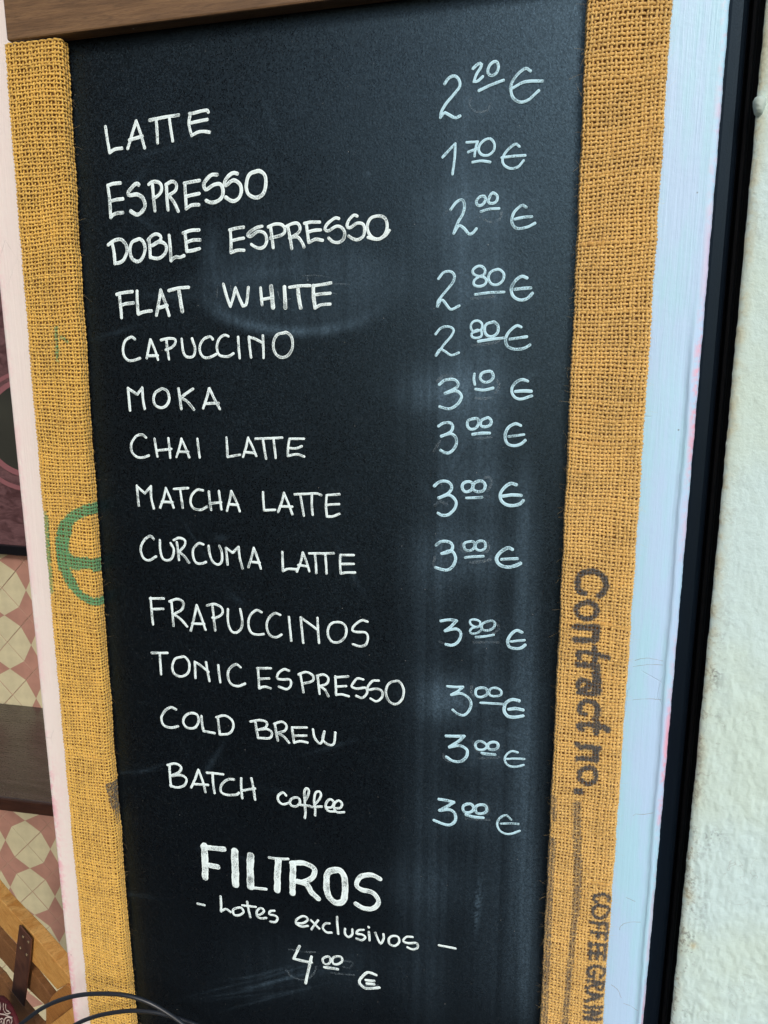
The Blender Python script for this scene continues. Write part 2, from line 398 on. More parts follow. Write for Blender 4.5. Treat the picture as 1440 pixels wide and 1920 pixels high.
word('b', 22, 'L 115,185 120,260 120,335; L 110,185 160,172 205,165; L 122,258 160,248 205,240; C 120,338 160,322 208,322; C 330,160 290,170 240,205 235,225 260,225 300,195 345,205 362,250 350,290 320,308 285,300 258,282;'
     'L 388,165 398,240 405,305; C 372,165 420,145 465,150 485,180 470,215 385,240; L 505,165 520,240 532,310; C 490,165 530,145 570,140 588,175 570,210 515,240; C 515,240 565,230 600,270 612,300;'
     'L 628,140 636,200 645,270; C 615,140 660,132 718,132; C 636,200 680,188 725,185; C 645,270 690,248 738,255; C 848,108 820,105 770,145 755,180 780,190 830,160 870,170 888,205 880,245 850,268 810,265 780,240;'
     'C 972,92 950,85 915,120 905,160 925,170 970,140 1010,145 1022,180 1015,225 980,250 945,245 915,225; C 1100,92 1060,110 1040,160 1055,215 1095,245 1140,235 1170,190 1172,130 1145,95 1100,92; C 1045,235 1110,248 1160,225 1190,188', 'handwritten word ESPRESSO after DOBLE')
word('c', 22, 'L 230,180 238,260 245,345; L 212,188 260,175 318,168; L 238,262 280,250 325,245; L 350,165 352,240 358,320; C 358,320 400,305 448,298; L 482,328 498,240 510,158; C 510,158 540,240 568,330; L 500,278 530,270 555,262;'
     'L 565,162 630,145 700,140; L27 630,150 642,220 655,302', 'handwritten word FLAT in white chalk')
word('b', 21, 'L 68,550 90,630 115,700; L 115,700 135,640 150,575; L 150,575 175,640 200,698; C 200,698 225,680 238,572; L 320,575 325,630 330,690; L30 392,565 398,640 405,708; L 325,655 400,640; L28 482,570 485,640 488,710;'
     'L 515,572 590,562 655,560; L27 570,565 578,640 590,710; L26 675,560 678,640 688,710; L 675,562 740,552 795,542; L 685,622 740,615 790,612; C 688,710 730,690 790,685', 'handwritten word WHITE over a smudge')
word('c', 18, 'C 335,490 310,475 270,500 255,550 262,600 290,632 330,632 370,618; C 415,618 428,550 440,492; C 440,492 470,560 492,628; L 422,602 490,600; L 548,490 556,560 566,625; C 512,495 560,485 605,490 610,515 585,545 545,562;'
     'C 652,488 660,560 675,600 705,612 735,600 742,550 722,485; C 862,490 845,472 800,490 775,540 782,590 810,615 850,610 885,590; C 968,470 940,462 905,490 890,540 900,590 930,605 970,605 1002,585; L 1032,475 1036,550 1042,618', None)
word('b', 18, 'L 240,905 246,975 255,1045; C 240,908 285,920 335,948; L 335,897 338,970 340,1048; C20 480,878 435,890 410,930 408,985 430,1030 470,1045 510,1025 535,975 530,910 500,878 480,878', None)
ALLW = board.children[-2:]
ALLW[0]['label'] = 'first letters of the handwritten word CAPUCCINO'; ALLW[1]['label'] = 'last letters NO of the handwritten word CAPUCCINO'
word('c', 19, 'L 288,820 295,890 302,970; L 288,820 350,862; L 352,862 385,818; C 385,818 390,890 402,960; C 515,825 475,850 462,895 475,935 515,952 550,935 568,890 555,840 520,822 515,825; L 630,822 640,890 650,960;'
     'C 728,825 690,850 645,885; C 648,885 690,910 735,965; L 798,955 820,890 838,822; C 838,822 870,890 908,960; L 808,925 850,922 900,922', 'handwritten word MOKA')
word('g', 14, 'C 162,92 140,75 105,85 78,130 85,175 115,202 150,202 178,192; L 210,98 218,150 226,198; L 288,95 294,150 298,205; L 222,165 305,155; L 334,200 350,150 362,98; C 362,98 385,150 406,202; L 345,170 400,172; L 452,98 458,150 465,203', 'handwritten word CHAI')
word('g', 14, 'L 614,92 618,145 620,200; L 620,200 690,188; L 708,200 725,145 736,92; C 736,92 760,140 782,195; L 715,172 775,178; L 778,98 850,95 928,92; L 820,98 828,155 838,210; L 880,98 886,150 892,205; L 970,98 962,145 960,195; L 970,98 1050,98; C 968,150 1005,152 1038,140; C 960,195 1010,185 1052,198', 'handwritten word LATTE after CHAI')
word('g', 14, 'L 110,362 115,420 122,475; L 110,365 155,405; L 155,405 190,365; C 190,365 192,430 206,490; L 242,485 262,430 274,375; C 274,375 298,430 318,485; L 252,452 312,455; L 320,380 400,375; L 355,380 362,430 370,485;'
     'C 482,388 450,385 420,415 412,455 430,490 470,497 505,480; L 515,395 520,445 528,498; L 572,392 578,440 586,495; L 520,462 585,455; L 618,503 632,445 642,392; C 642,392 668,445 690,505; L 628,465 680,470', 'handwritten word MATCHA')
word('g', 14, 'L 820,398 822,450 826,500; L 826,500 888,498; L 905,510 925,455 938,402; C 938,402 962,460 985,522; L 915,478 985,480; C 998,410 1060,408 1120,405 1148,415; L 1030,412 1040,470 1050,530; L 1095,412 1095,470 1100,525; L 1178,415 1175,475 1180,535; L 1178,415 1250,410; L 1178,470 1248,465; C 1182,535 1210,535 1250,520', 'handwritten word LATTE after MATCHA')
word('g', 14, 'C 205,662 185,645 150,670 132,715 145,765 180,782 218,760; C 240,668 242,720 255,770 285,782 310,765 318,720 300,685; L 335,680 342,730 348,780; C 318,668 350,655 382,670 378,700 345,735; C 345,735 375,755 405,795;'
     'C 485,692 460,685 430,715 428,760 445,795 475,800 500,790; C 515,700 522,750 540,790 570,805 590,780 588,730 575,700; L 612,712 618,760 622,805; L 614,712 650,738; L 650,738 682,706; C 682,706 690,770 705,828; L 738,820 755,765 768,712; C 768,712 790,770 808,828; L 752,790 802,795', 'handwritten word CURCUMA')
word('g', 14, 'L 928,735 930,785 932,842; C 932,842 960,830 1008,832; L 1010,845 1032,790 1044,738; C 1044,738 1065,790 1080,842; L 1018,808 1072,815; L 1080,742 1150,742 1218,742; L 1112,745 1118,800 1120,852; L 1170,745 1175,800 1178,855; L 1256,750 1254,800 1258,855; L 1256,752 1330,752; L 1258,802 1330,802; L 1258,855 1290,850 1338,850', 'handwritten word LATTE after CURCUMA')
word('h', 12, 'L 85,55 90,120 97,185; L 82,58 150,58; L 92,110 148,108; L 188,75 193,130 198,192; C 178,72 215,60 245,75 240,110 200,135; C 200,135 235,160 265,195; L 283,215 300,150 312,90; C 312,90 335,150 356,210; L 290,180 350,182;'
     'L 388,92 395,150 402,215; C 362,92 400,85 435,105 435,135 400,155 388,152; C 465,110 465,170 480,215 505,225 530,205 535,165 525,110; C 630,125 605,115 575,140 565,185 580,225 610,235 640,232; C 722,138 695,130 665,155 655,195 670,235 700,248 728,235;'
     'L 765,148 770,205 776,265; L 822,150 828,210 835,275; L 822,150 905,210; L 905,152 908,215 912,275; C 985,175 960,195 955,235 975,268 1010,272 1040,245 1045,205 1025,178 985,175; C 1150,172 1120,165 1085,190 1075,215 1100,222 1140,225 1152,250 1140,285 1110,292 1078,282', 'handwritten word FRAPUCCINOS')
word('h', 12, 'L 90,325 168,325; L 130,328 133,375 137,430; C 235,345 205,355 192,395 205,430 240,440 270,420 275,375 255,345 235,345; L 302,370 304,405 306,448; C 302,368 330,385 370,418; L 358,370 365,415 375,462; L 418,385 422,425 428,468; C 528,395 505,380 475,400 465,435 480,475 515,487 550,475', 'handwritten word TONIC')
word('h', 12, 'L 612,400 615,450 618,498; L 608,400 675,400; L 615,452 668,450; C 618,498 645,490 675,498; C 765,412 740,405 712,425 708,450 735,455 768,455 775,480 755,502 715,490; L 820,425 828,470 836,518; C 812,430 850,418 882,435 880,462 830,475;'
     'L 905,435 910,480 915,525; C 902,437 935,430 958,448 950,475 915,488; C 915,488 940,505 958,538; L 992,440 994,490 996,530; L 990,445 1055,440; L 995,490 1045,487; C 996,530 1025,528 1058,537; C 1130,455 1100,450 1078,475 1072,490 1100,500 1140,495 1148,520 1125,545 1095,535;'
     'C 1205,460 1175,462 1152,490 1155,505 1190,500 1220,510 1222,540 1195,562 1165,548; C 1290,462 1255,475 1240,515 1255,560 1290,575 1320,550 1328,505 1310,468 1290,462', 'handwritten word ESPRESSO after TONIC')
word('h', 12, 'C 210,602 185,592 155,610 138,645 150,680 185,692 220,685; C 285,620 255,635 245,665 265,692 300,692 320,665 315,630 285,620; L 335,635 338,670 345,708; L 345,708 400,718; L 415,640 420,680 425,722; C 408,640 450,632 485,655 492,690 470,720 425,724', 'handwritten word COLD')
word('h', 12, 'L 600,665 605,700 612,742; C 575,662 620,655 655,665 650,690 615,702; C 615,702 655,698 680,715 670,742 612,742; L 695,672 702,715 710,755; C 692,672 730,662 752,680 745,705 708,718; C 710,718 740,735 765,765;'
     'L 780,690 785,730 790,765; L 780,690 852,690; L 788,730 850,730; C 790,765 820,758 855,765; C 882,700 890,740 915,770 930,750 938,710; C 938,710 930,750 960,775 985,770 992,715', 'handwritten word BREW')
word('h', 12, 'L 178,875 180,925 185,980; C 168,875 205,868 235,885 225,910 185,928; C 185,928 235,925 262,945 250,975 215,985 182,975; C 285,985 305,940 320,898; C 320,898 340,950 355,1008; L 300,968 368,972; L 362,912 400,915 442,920; L 390,918 393,965 400,1012;'
     'C 495,945 465,945 435,970 432,1005 460,1020 505,1020 520,1010; L 530,940 530,990 535,1038; L 580,940 590,990 598,1045; L 535,1000 598,990', 'handwritten word BATCH')
word('h', 12, 'C 750,1025 735,1010 712,1025 712,1050 735,1068 765,1060; C 790,1035 770,1050 775,1072 800,1078 818,1060 812,1038 790,1035; C 842,1135 845,1110 842,1060 840,1005 852,988 862,1002 855,1030 842,1055; L 820,1070 868,1076;'
     'C 893,1122 893,1090 888,1050 895,1012 915,1005 922,1025 908,1050 890,1068; L 875,1080 925,1078; C 945,1083 975,1080 985,1058 970,1042 950,1055 945,1080 960,1100 990,1102; C 985,1085 1015,1085 1025,1065 1010,1048 990,1060 985,1082 1000,1105 1035,1105', 'handwritten word coffee in small letters')
word('j', 24, 'L33 112,66 114,140 116,218; L26 104,70 160,78 206,82; L26 125,157 155,163 176,167; L36 258,92 260,170 262,252; L36 335,113 333,185 335,262; L14 330,268 370,270 410,274; L13 424,122 470,128 516,128; L33 468,135 465,210 463,278;'
     'L31 540,155 538,225 537,292; C26 532,150 590,150 640,175 635,215 590,240 555,238; C28 570,240 605,252 628,290 660,320; C31 745,182 708,195 700,240 707,300 740,338 778,333 790,290 786,220 770,188 745,182; C24 958,225 915,205 865,215 845,250 865,275 920,290 950,325 945,352 915,370 870,362 842,345', 'large bold chalk heading FILTROS')
word('j', 11, 'L 78,345 112,352; L 190,310 192,350 192,380; C 192,382 215,370 238,385; C 270,365 250,375 255,398 280,400 300,385 290,365 270,365; L 318,335 325,375 333,410; L 295,352 360,360; C 365,400 385,395 400,378 385,365 367,378 365,402 385,415 410,412; C 450,378 430,380 425,395 450,400 465,412 455,432 430,430', 'handwritten word Lotes with a dash before it')
word('j', 11, 'C 555,440 590,438 610,420 590,405 560,418 553,440 580,455 610,452; L 625,425 645,445 665,465; L 660,425 640,450 628,468; C 715,440 695,440 682,460 700,482 725,484; L 752,408 752,440 757,490; C 790,465 790,490 808,505 825,490 825,468;'
     'C 880,470 855,472 845,488 870,492 888,505 870,520 845,512; L 905,480 908,520; L 903,455 905,458; C 935,485 950,520 962,538 975,515 975,492; C 1020,500 1000,515 1005,540 1030,548 1050,530 1045,505 1020,500; C 1115,505 1085,505 1070,525 1095,535 1135,535 1138,558 1115,565 1090,555; L 1242,545 1322,560', 'handwritten word exclusivos with a dash after it')
word('j', 13, 'L 570,550 542,610; L 542,610 590,622 628,628; L 628,600 612,670 600,728; C11 700,600 682,612 688,632 708,636 720,620 715,602 700,600; C11 750,598 730,608 732,632 755,636 775,622 772,602 750,598; L 690,650 755,660;'
     'C 940,688 900,675 868,700 860,725 885,750 920,752 955,748; L 890,712 930,716; L 895,728 930,732', 'handwritten price 4.00 euro at the bottom of the board')
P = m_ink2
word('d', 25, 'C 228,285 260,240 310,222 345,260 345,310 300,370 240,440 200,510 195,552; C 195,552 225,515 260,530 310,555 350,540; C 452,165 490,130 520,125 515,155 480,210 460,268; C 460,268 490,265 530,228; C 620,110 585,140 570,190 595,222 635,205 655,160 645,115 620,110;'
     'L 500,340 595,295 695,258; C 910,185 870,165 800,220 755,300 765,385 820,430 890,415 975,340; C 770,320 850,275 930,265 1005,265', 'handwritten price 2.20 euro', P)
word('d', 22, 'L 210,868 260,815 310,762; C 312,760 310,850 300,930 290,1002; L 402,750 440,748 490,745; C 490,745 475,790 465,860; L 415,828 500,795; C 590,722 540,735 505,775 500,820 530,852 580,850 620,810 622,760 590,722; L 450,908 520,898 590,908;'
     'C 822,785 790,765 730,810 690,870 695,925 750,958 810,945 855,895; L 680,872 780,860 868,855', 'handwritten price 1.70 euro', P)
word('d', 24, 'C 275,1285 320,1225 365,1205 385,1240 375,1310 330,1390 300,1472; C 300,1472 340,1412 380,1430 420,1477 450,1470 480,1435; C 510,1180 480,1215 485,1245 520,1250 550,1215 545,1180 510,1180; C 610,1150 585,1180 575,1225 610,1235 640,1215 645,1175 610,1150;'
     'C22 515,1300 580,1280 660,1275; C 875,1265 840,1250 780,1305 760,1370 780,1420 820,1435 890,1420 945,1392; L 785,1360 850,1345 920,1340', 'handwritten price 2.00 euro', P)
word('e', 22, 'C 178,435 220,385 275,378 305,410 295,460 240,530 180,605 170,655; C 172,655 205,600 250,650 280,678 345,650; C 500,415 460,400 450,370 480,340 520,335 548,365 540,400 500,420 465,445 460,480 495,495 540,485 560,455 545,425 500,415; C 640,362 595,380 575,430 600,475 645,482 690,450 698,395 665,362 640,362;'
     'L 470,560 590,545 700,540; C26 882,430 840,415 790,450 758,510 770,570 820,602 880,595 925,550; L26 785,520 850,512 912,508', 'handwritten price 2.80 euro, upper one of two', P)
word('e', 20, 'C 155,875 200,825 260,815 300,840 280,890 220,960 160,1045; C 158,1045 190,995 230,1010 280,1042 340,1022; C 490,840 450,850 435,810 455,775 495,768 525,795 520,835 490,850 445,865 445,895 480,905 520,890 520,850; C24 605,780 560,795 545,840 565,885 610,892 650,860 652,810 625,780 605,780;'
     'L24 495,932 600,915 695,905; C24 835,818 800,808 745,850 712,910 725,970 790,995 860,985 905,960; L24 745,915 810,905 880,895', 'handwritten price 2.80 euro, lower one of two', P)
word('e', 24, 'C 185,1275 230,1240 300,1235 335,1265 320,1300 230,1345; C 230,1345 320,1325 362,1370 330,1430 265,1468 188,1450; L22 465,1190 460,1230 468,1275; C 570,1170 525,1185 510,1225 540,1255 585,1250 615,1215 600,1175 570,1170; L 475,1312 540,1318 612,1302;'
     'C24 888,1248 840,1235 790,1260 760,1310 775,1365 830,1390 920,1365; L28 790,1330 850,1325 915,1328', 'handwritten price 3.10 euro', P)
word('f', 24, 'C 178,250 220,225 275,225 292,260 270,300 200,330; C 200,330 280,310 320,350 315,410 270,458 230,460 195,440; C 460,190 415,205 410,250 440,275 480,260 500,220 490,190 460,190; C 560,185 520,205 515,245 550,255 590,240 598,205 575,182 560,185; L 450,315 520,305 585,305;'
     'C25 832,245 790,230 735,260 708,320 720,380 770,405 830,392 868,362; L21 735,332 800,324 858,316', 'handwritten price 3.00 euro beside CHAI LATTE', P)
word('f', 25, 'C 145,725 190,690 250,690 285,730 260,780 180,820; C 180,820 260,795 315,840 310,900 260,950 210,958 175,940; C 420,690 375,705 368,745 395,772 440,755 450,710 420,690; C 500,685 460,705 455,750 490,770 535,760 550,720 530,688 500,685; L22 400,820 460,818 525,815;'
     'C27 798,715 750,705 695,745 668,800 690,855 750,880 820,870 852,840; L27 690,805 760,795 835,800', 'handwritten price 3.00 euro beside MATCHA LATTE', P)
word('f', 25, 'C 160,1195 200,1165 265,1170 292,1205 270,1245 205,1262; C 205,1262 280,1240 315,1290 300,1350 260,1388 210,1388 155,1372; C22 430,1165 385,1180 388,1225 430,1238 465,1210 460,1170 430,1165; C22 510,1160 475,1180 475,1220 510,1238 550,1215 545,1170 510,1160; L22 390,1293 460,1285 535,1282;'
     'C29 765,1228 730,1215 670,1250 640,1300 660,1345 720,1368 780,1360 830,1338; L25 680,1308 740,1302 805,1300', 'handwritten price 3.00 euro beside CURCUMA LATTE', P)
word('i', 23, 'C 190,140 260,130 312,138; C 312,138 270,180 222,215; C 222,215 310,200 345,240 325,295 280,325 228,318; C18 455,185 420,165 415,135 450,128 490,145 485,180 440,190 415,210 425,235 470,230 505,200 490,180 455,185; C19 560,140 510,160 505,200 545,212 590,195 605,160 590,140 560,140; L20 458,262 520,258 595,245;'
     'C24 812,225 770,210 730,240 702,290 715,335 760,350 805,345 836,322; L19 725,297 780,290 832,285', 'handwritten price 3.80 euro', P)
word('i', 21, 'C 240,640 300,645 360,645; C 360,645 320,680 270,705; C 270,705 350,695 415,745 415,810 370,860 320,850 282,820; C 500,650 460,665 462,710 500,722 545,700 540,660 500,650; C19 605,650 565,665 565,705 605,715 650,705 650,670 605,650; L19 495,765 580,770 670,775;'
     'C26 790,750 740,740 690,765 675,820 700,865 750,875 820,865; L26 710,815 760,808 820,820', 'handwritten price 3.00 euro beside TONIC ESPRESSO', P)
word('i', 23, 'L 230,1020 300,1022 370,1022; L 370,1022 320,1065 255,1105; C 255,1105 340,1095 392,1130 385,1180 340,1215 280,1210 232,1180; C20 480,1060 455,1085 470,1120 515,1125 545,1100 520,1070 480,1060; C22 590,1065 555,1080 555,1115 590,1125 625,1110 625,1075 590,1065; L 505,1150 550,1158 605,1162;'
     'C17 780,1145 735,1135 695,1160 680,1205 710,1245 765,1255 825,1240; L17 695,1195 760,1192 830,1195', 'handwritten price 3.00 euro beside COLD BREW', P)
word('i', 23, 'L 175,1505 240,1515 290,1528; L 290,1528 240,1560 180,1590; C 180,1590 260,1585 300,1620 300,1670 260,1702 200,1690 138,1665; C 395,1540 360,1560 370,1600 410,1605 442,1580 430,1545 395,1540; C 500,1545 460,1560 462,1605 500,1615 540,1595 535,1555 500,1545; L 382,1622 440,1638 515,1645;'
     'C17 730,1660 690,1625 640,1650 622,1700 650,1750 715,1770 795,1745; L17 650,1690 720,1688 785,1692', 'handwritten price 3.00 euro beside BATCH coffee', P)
# residue of wiped-out writing
gh = []
for w_, wd, tx in (('d', 18, 'C 440,400 420,440 450,490 510,510 570,490 590,440; C 680,1300 670,1350 620,1385 560,1370 510,1340; L 200,1335 240,1300 280,1270'),
                   ('e', 22, 'L 440,590 540,585 620,575; L 440,965 560,955 660,930; L 475,1385 540,1385 605,1380; C 640,1240 660,1290 630,1340; C 170,1250 220,1205 290,1210'),
                   ('f', 22, 'L 470,345 540,345 600,335; C 540,660 590,660 595,720 570,760; L 530,812 580,810; C 150,880 190,850 240,870; C 370,1180 360,1230 400,1250; C 545,1165 580,1190 570,1240 530,1255; L 430,1330 520,1325 590,1308; C 150,1290 140,1340 150,1370; L 140,450 190,370'),
                   ('i', 20, 'L 440,300 540,300 635,302; C 600,150 635,180 620,220 590,235; L 180,298 230,320; C 430,640 420,670 440,720; L 485,1190 560,1190 635,1182; C 440,1060 450,1110 480,1140; C 630,1080 640,1120 610,1140; L 380,1650 470,1658 560,1660; C 540,1540 560,1580 540,1620; C 210,1160 220,1190 260,1215'),
                   ('j', 9, 'L 520,565 580,575 645,580; C 505,665 540,700 600,712 640,680 650,650; C 790,620 825,630 810,655 780,650; L 720,678 780,684 835,690; C 855,735 900,740 950,738'),
                   ('b', 9, 'L 600,495 700,492 790,505; L 635,505 640,530; L 440,600 445,640 470,660 520,650; L 800,548 920,552; L 800,610 830,615; L 30,560 25,640; L 120,560 118,600; L 500,690 510,712')):
    gh += strokes_px(w_, wd, tx)
word(None, 0, gh, 'faint residue of wiped chalk', m_ghost, 'wiped_chalk_mark', lift0=.00005, dome=.00003, rough=.12)['kind'] = 'stuff'

# ---- panel with wiped dust
x0p, x1p = float(min(xLI(Z_BOT), xLI(Z_TOP))) - .006, float(max(xRI(Z_TOP), xRI(Z_BOT))) + .012
nx, nz = 260, 640
gx = np.linspace(x0p, x1p, nx); gz = np.linspace(Z_BOT, Z_TOP, nz)
GX, GZ = np.meshgrid(gx, gz)
# back to photograph pixels so that each smear sits where it is on the sign
rel = np.stack([GX - C[0], np.full_like(GX, Y_PANEL - C[1]), GZ - C[2]], -1) @ Rcw    # world -> camera
PU = rel[..., 0] / rel[..., 2] * F + CX; PV = rel[..., 1] / rel[..., 2] * F + CY
def g2(cx, cy, sx, sy, ang=0.):
    c_, s_ = math.cos(math.radians(ang)), math.sin(math.radians(ang)); u = (PU - cx) * c_ + (PV - cy) * s_; v = -(PU - cx) * s_ + (PV - cy) * c_
    return np.exp(-.5 * ((u / sx) ** 2 + (v / sy) ** 2))
dust = np.zeros_like(PU)
def vband(cx, w, y0, y1, amp, lean=-.03):
    xc = cx + lean * (PV - 700)
    return amp * np.exp(-.5 * ((PU - xc) / w) ** 2) * (1 / (1 + np.exp(-(PV - y0) / 30))) * (1 / (1 + np.exp((PV - y1) / 30)))
dust += vband(850, 14, 190, 1100, .10) + vband(895, 10, 280, 900, .08) + vband(925, 16, 420, 1300, .07) + vband(985, 16, 900, 1900, .16, 0.0) + vband(870, 60, 300, 1000, .05)
dust += vband(800, 30, 1000, 1900, .06, 0) + vband(940, 50, 1250, 1900, .07, 0)
for (x_, y_, sx, sy, am) in ((905, 190, 30, 22, .10), (905, 385, 60, 28, .10), (860, 420, 60, 40, .07), (905, 530, 50, 30, .10), (850, 720, 60, 26, .16), (905, 735, 45, 40, .08), (820, 745, 40, 22, .12), (895, 800, 40, 24, .07),
                             (900, 905, 40, 28, .08), (890, 1030, 50, 32, .10), (840, 1060, 50, 40, .08), (905, 1185, 45, 30, .06), (835, 1310, 30, 28, .26), (905, 1300, 50, 30, .05), (905, 1410, 40, 26, .10), (870, 1530, 50, 28, .07),
                             (800, 1660, 60, 40, .07), (620, 1815, 120, 40, .05)):
    dust += am * g2(x_, y_, sx, sy)
# big rubbed cloud round "WHITE": soft lobe with a brighter lower rim
q = np.sqrt(((PU - 560) / 185) ** 2 + ((PV - 535) / 88) ** 2)
dust += .075 * (1 / (1 + np.exp((q - 1) * 14))) + .22 * np.exp(-.5 * ((q - .98) / .07) ** 2) * np.clip((PV - 540) / 90, 0, 1) * np.clip((760 - PU) / 160, 0, 1)
dust += .09 * g2(395, 470, 12, 30, 8) + .05 * g2(480, 515, 90, 10, -8) + .04 * g2(700, 520, 60, 30)
for k in range(16):   # dry cloth swipes near the bottom
    x_, y_ = 410 + rng.uniform(0, 130), 1845 + rng.uniform(-25, 25)
    dust += rng.uniform(.02, .08) * g2(x_, y_, rng.uniform(15, 60), 1.5, -12 + rng.uniform(-6, 6))
for k in range(40):
    x_, y_ = rng.uniform(200, 1000), rng.uniform(100, 1850)
    dust += rng.uniform(.02, .07) * g2(x_, y_, rng.uniform(6, 40), rng.uniform(1.2, 4), rng.uniform(-70, 70))
dust += .20 * g2(895, 1700, 4, 30, 4) * (rng.random(dust.shape) > .4) + .10 * g2(690, 326, 5, 4)
dust *= .85 + .3 * rng.random(dust.shape)
V = np.stack([GX.ravel(), np.full(GX.size, Y_PANEL), GZ.ravel()], 1)
ii = (np.arange(nz - 1)[:, None] * nx + np.arange(nx - 1)[None, :]).ravel()
Q = np.stack([ii, ii + 1, ii + nx + 1, ii + nx], 1)
me = np_mesh('panel_face', V, Q, False); attr(me, 'dust', dust)
face = link('panel', me, m_panel, board)
tag(face, 'black painted chalkboard panel', None)
box('panel_back', x0p, x1p, Y_PANEL + .0012, Y_WHITE - .0008, Z_BOT, Z_TOP, m_jamb2, board)

# ---- top wooden bar
pL = on_y(6, 0, -.002)[0]; zl = zpx(10, 77, -.002)
a0, a1 = on_y(8, 77, -.002), on_y(583, 4, -.002)
xr = float(xRI(Z_TOP)) - .002
zb_r = a0[2] + (a1[2] - a0[2]) * (xr - a0[0]) / (a1[0] - a0[0]); zt = a0[2] + .060
fr = [(pL, -.002, a0[2]), (xr, -.002, zb_r), (xr, -.002, zt), (pL - .001, -.002, zt)]
bar = prism('top_bar', fr, (0, Y_PANEL - .0004 + .002, 0), m_bar, board, .0012)
tag(bar, 'dark walnut stained wooden bar across the top')

# ---- printed marks on the burlap: segments in metres on the face plane
def segs(strokes, y=0.0):
    out = []
    for P_, w in strokes:
        W3 = np.array([on_y(p[0], p[1], y) for p in P_])[:, [0, 2]]
        hw = .5 * w * 1.16 * local_scale(*P_[len(P_) // 2], y)
        for a_, b_ in zip(W3[:-1], W3[1:]): out.append((a_[0], a_[1], b_[0], b_[1], hw))
    return np.array(out)
def mask(X, Z, sg):
    res = np.zeros(len(X), bool); z0 = min(sg[:, 1].min(), sg[:, 3].min()) - .01; z1 = max(sg[:, 1].max(), sg[:, 3].max()) + .01
    ids = np.nonzero((Z > z0) & (Z < z1))[0]
    if not len(ids): return res
    x, z = X[ids], Z[ids]; hit = np.zeros(len(ids), bool)
    for ax_, az_, bx_, bz_, hw in sg:
        dx_, dz_ = bx_ - ax_, bz_ - az_; L2 = dx_ * dx_ + dz_ * dz_ + 1e-12
        t_ = np.clip(((x - ax_) * dx_ + (z - az_) * dz_) / L2, 0, 1)
        hit |= (x - ax_ - t_ * dx_) ** 2 + (z - az_ - t_ * dz_) ** 2 < hw * hw
    res[ids] = hit; return res
right_solid = (strokes_px('p', 85, 'C90 490,540 400,500 370,400 400,260 520,190 660,190 800,280 840,420 790,540 720,580; C80 530,685 400,730 355,820 400,910 520,955 640,920 690,820 640,720 530,685; L95 340,1085 500,1095 700,1090; L110 680,1110 680,1200 660,1290; L90 640,1310 480,1305 330,1300;'
               'C70 400,1610 385,1535 430,1495 600,1520 750,1550 880,1600; L85 650,1430 660,1540 660,1640; L85 370,1700 500,1710 700,1730; L110 680,1740 690,1850 680,1910')
               + strokes_px('q', 80, 'L120 620,20 630,150 630,290; C60 600,320 450,315 350,300; C70 400,110 350,180 380,250 480,240 530,190 470,130 400,110; C75 450,630 380,580 390,480 470,430 580,450 640,540 630,640 600,700;'
               'C80 410,850 360,805 400,775 550,785 700,810 800,865; L85 620,740 620,820 620,910; L80 340,1080 400,1120 480,1115 660,1140; L90 620,1150 612,1230 612,1310; L70 340,1295 450,1290 600,1310; C65 480,1435 385,1480 375,1580 440,1655 540,1665 615,1600 615,1500 560,1435 480,1435; L90 330,1780 390,1788')
               + strokes_px('r', 27, 'C 530,895 505,860 530,835 590,832 630,850 635,890; C 510,940 497,990 550,1028 615,1000 630,945 560,925 510,940; L 480,1062 620,1075; L 615,1075 614,1125; L 550,1070 546,1110; L 480,1145 620,1160; L 613,1160 610,1210; L 545,1152 540,1195;'
               'L 472,1245 610,1255; L 475,1245 478,1300; L 545,1250 540,1300; L 608,1255 605,1305; L 466,1322 600,1330; L 468,1322 480,1372; L 535,1326 532,1370; L 598,1330 595,1378; C 560,1520 590,1500 590,1455 540,1432 480,1440 457,1470 462,1510 500,1522; L 500,1522 512,1480;'
               'L 450,1552 590,1570; C 588,1570 580,1618 540,1620 522,1572; L 520,1590 442,1612; L 440,1645 578,1677; L 578,1677 440,1722; L 490,1658 490,1705; L 430,1770 572,1776; L 422,1812 568,1816; L 568,1816 422,1868; L 422,1868 566,1880'))
right_sparse = strokes_px('r', 50, 'L58 365,75 365,250 366,400 372,550 365,800 348,1000; L42 345,1000 330,1200 305,1450 285,1650 262,1930; L34 170,20 175,200; L44 165,380 148,600 135,900 118,1300 92,1930')
left_green = strokes_px('s', 50, 'C56 640,1205 560,1222 470,1265 425,1330 405,1400; C78 425,1330 402,1420 405,1500; C70 430,1520 455,1550 500,1562; L46 575,1560 645,1570; L40 600,1585 650,1640; C68 425,1360 398,1440 402,1520 412,1580; C60 412,1500 415,1570 440,1640 470,1700; C42 440,1640 490,1730 560,1790 670,1832; C62 440,1540 500,1558 560,1560; C34 540,1560 640,1562; C34 590,1570 630,1600 660,1660')
left_green_sp = strokes_px('s', 26, 'L44 288,1255 296,1330; L34 298,1330 308,1440 312,1540 322,1640 326,1740; L20 365,50 370,130 375,260; L14 400,110 440,140')
left_dark = strokes_px('t', 60, 'L50 985,1505 1005,1600 1030,1700; L60 1040,1560 1050,1700 1065,1860')
SG = dict(rs=segs(right_solid), rp=segs(right_sparse), lg=segs(left_green), lgs=segs(left_green_sp), ld=segs(left_dark))

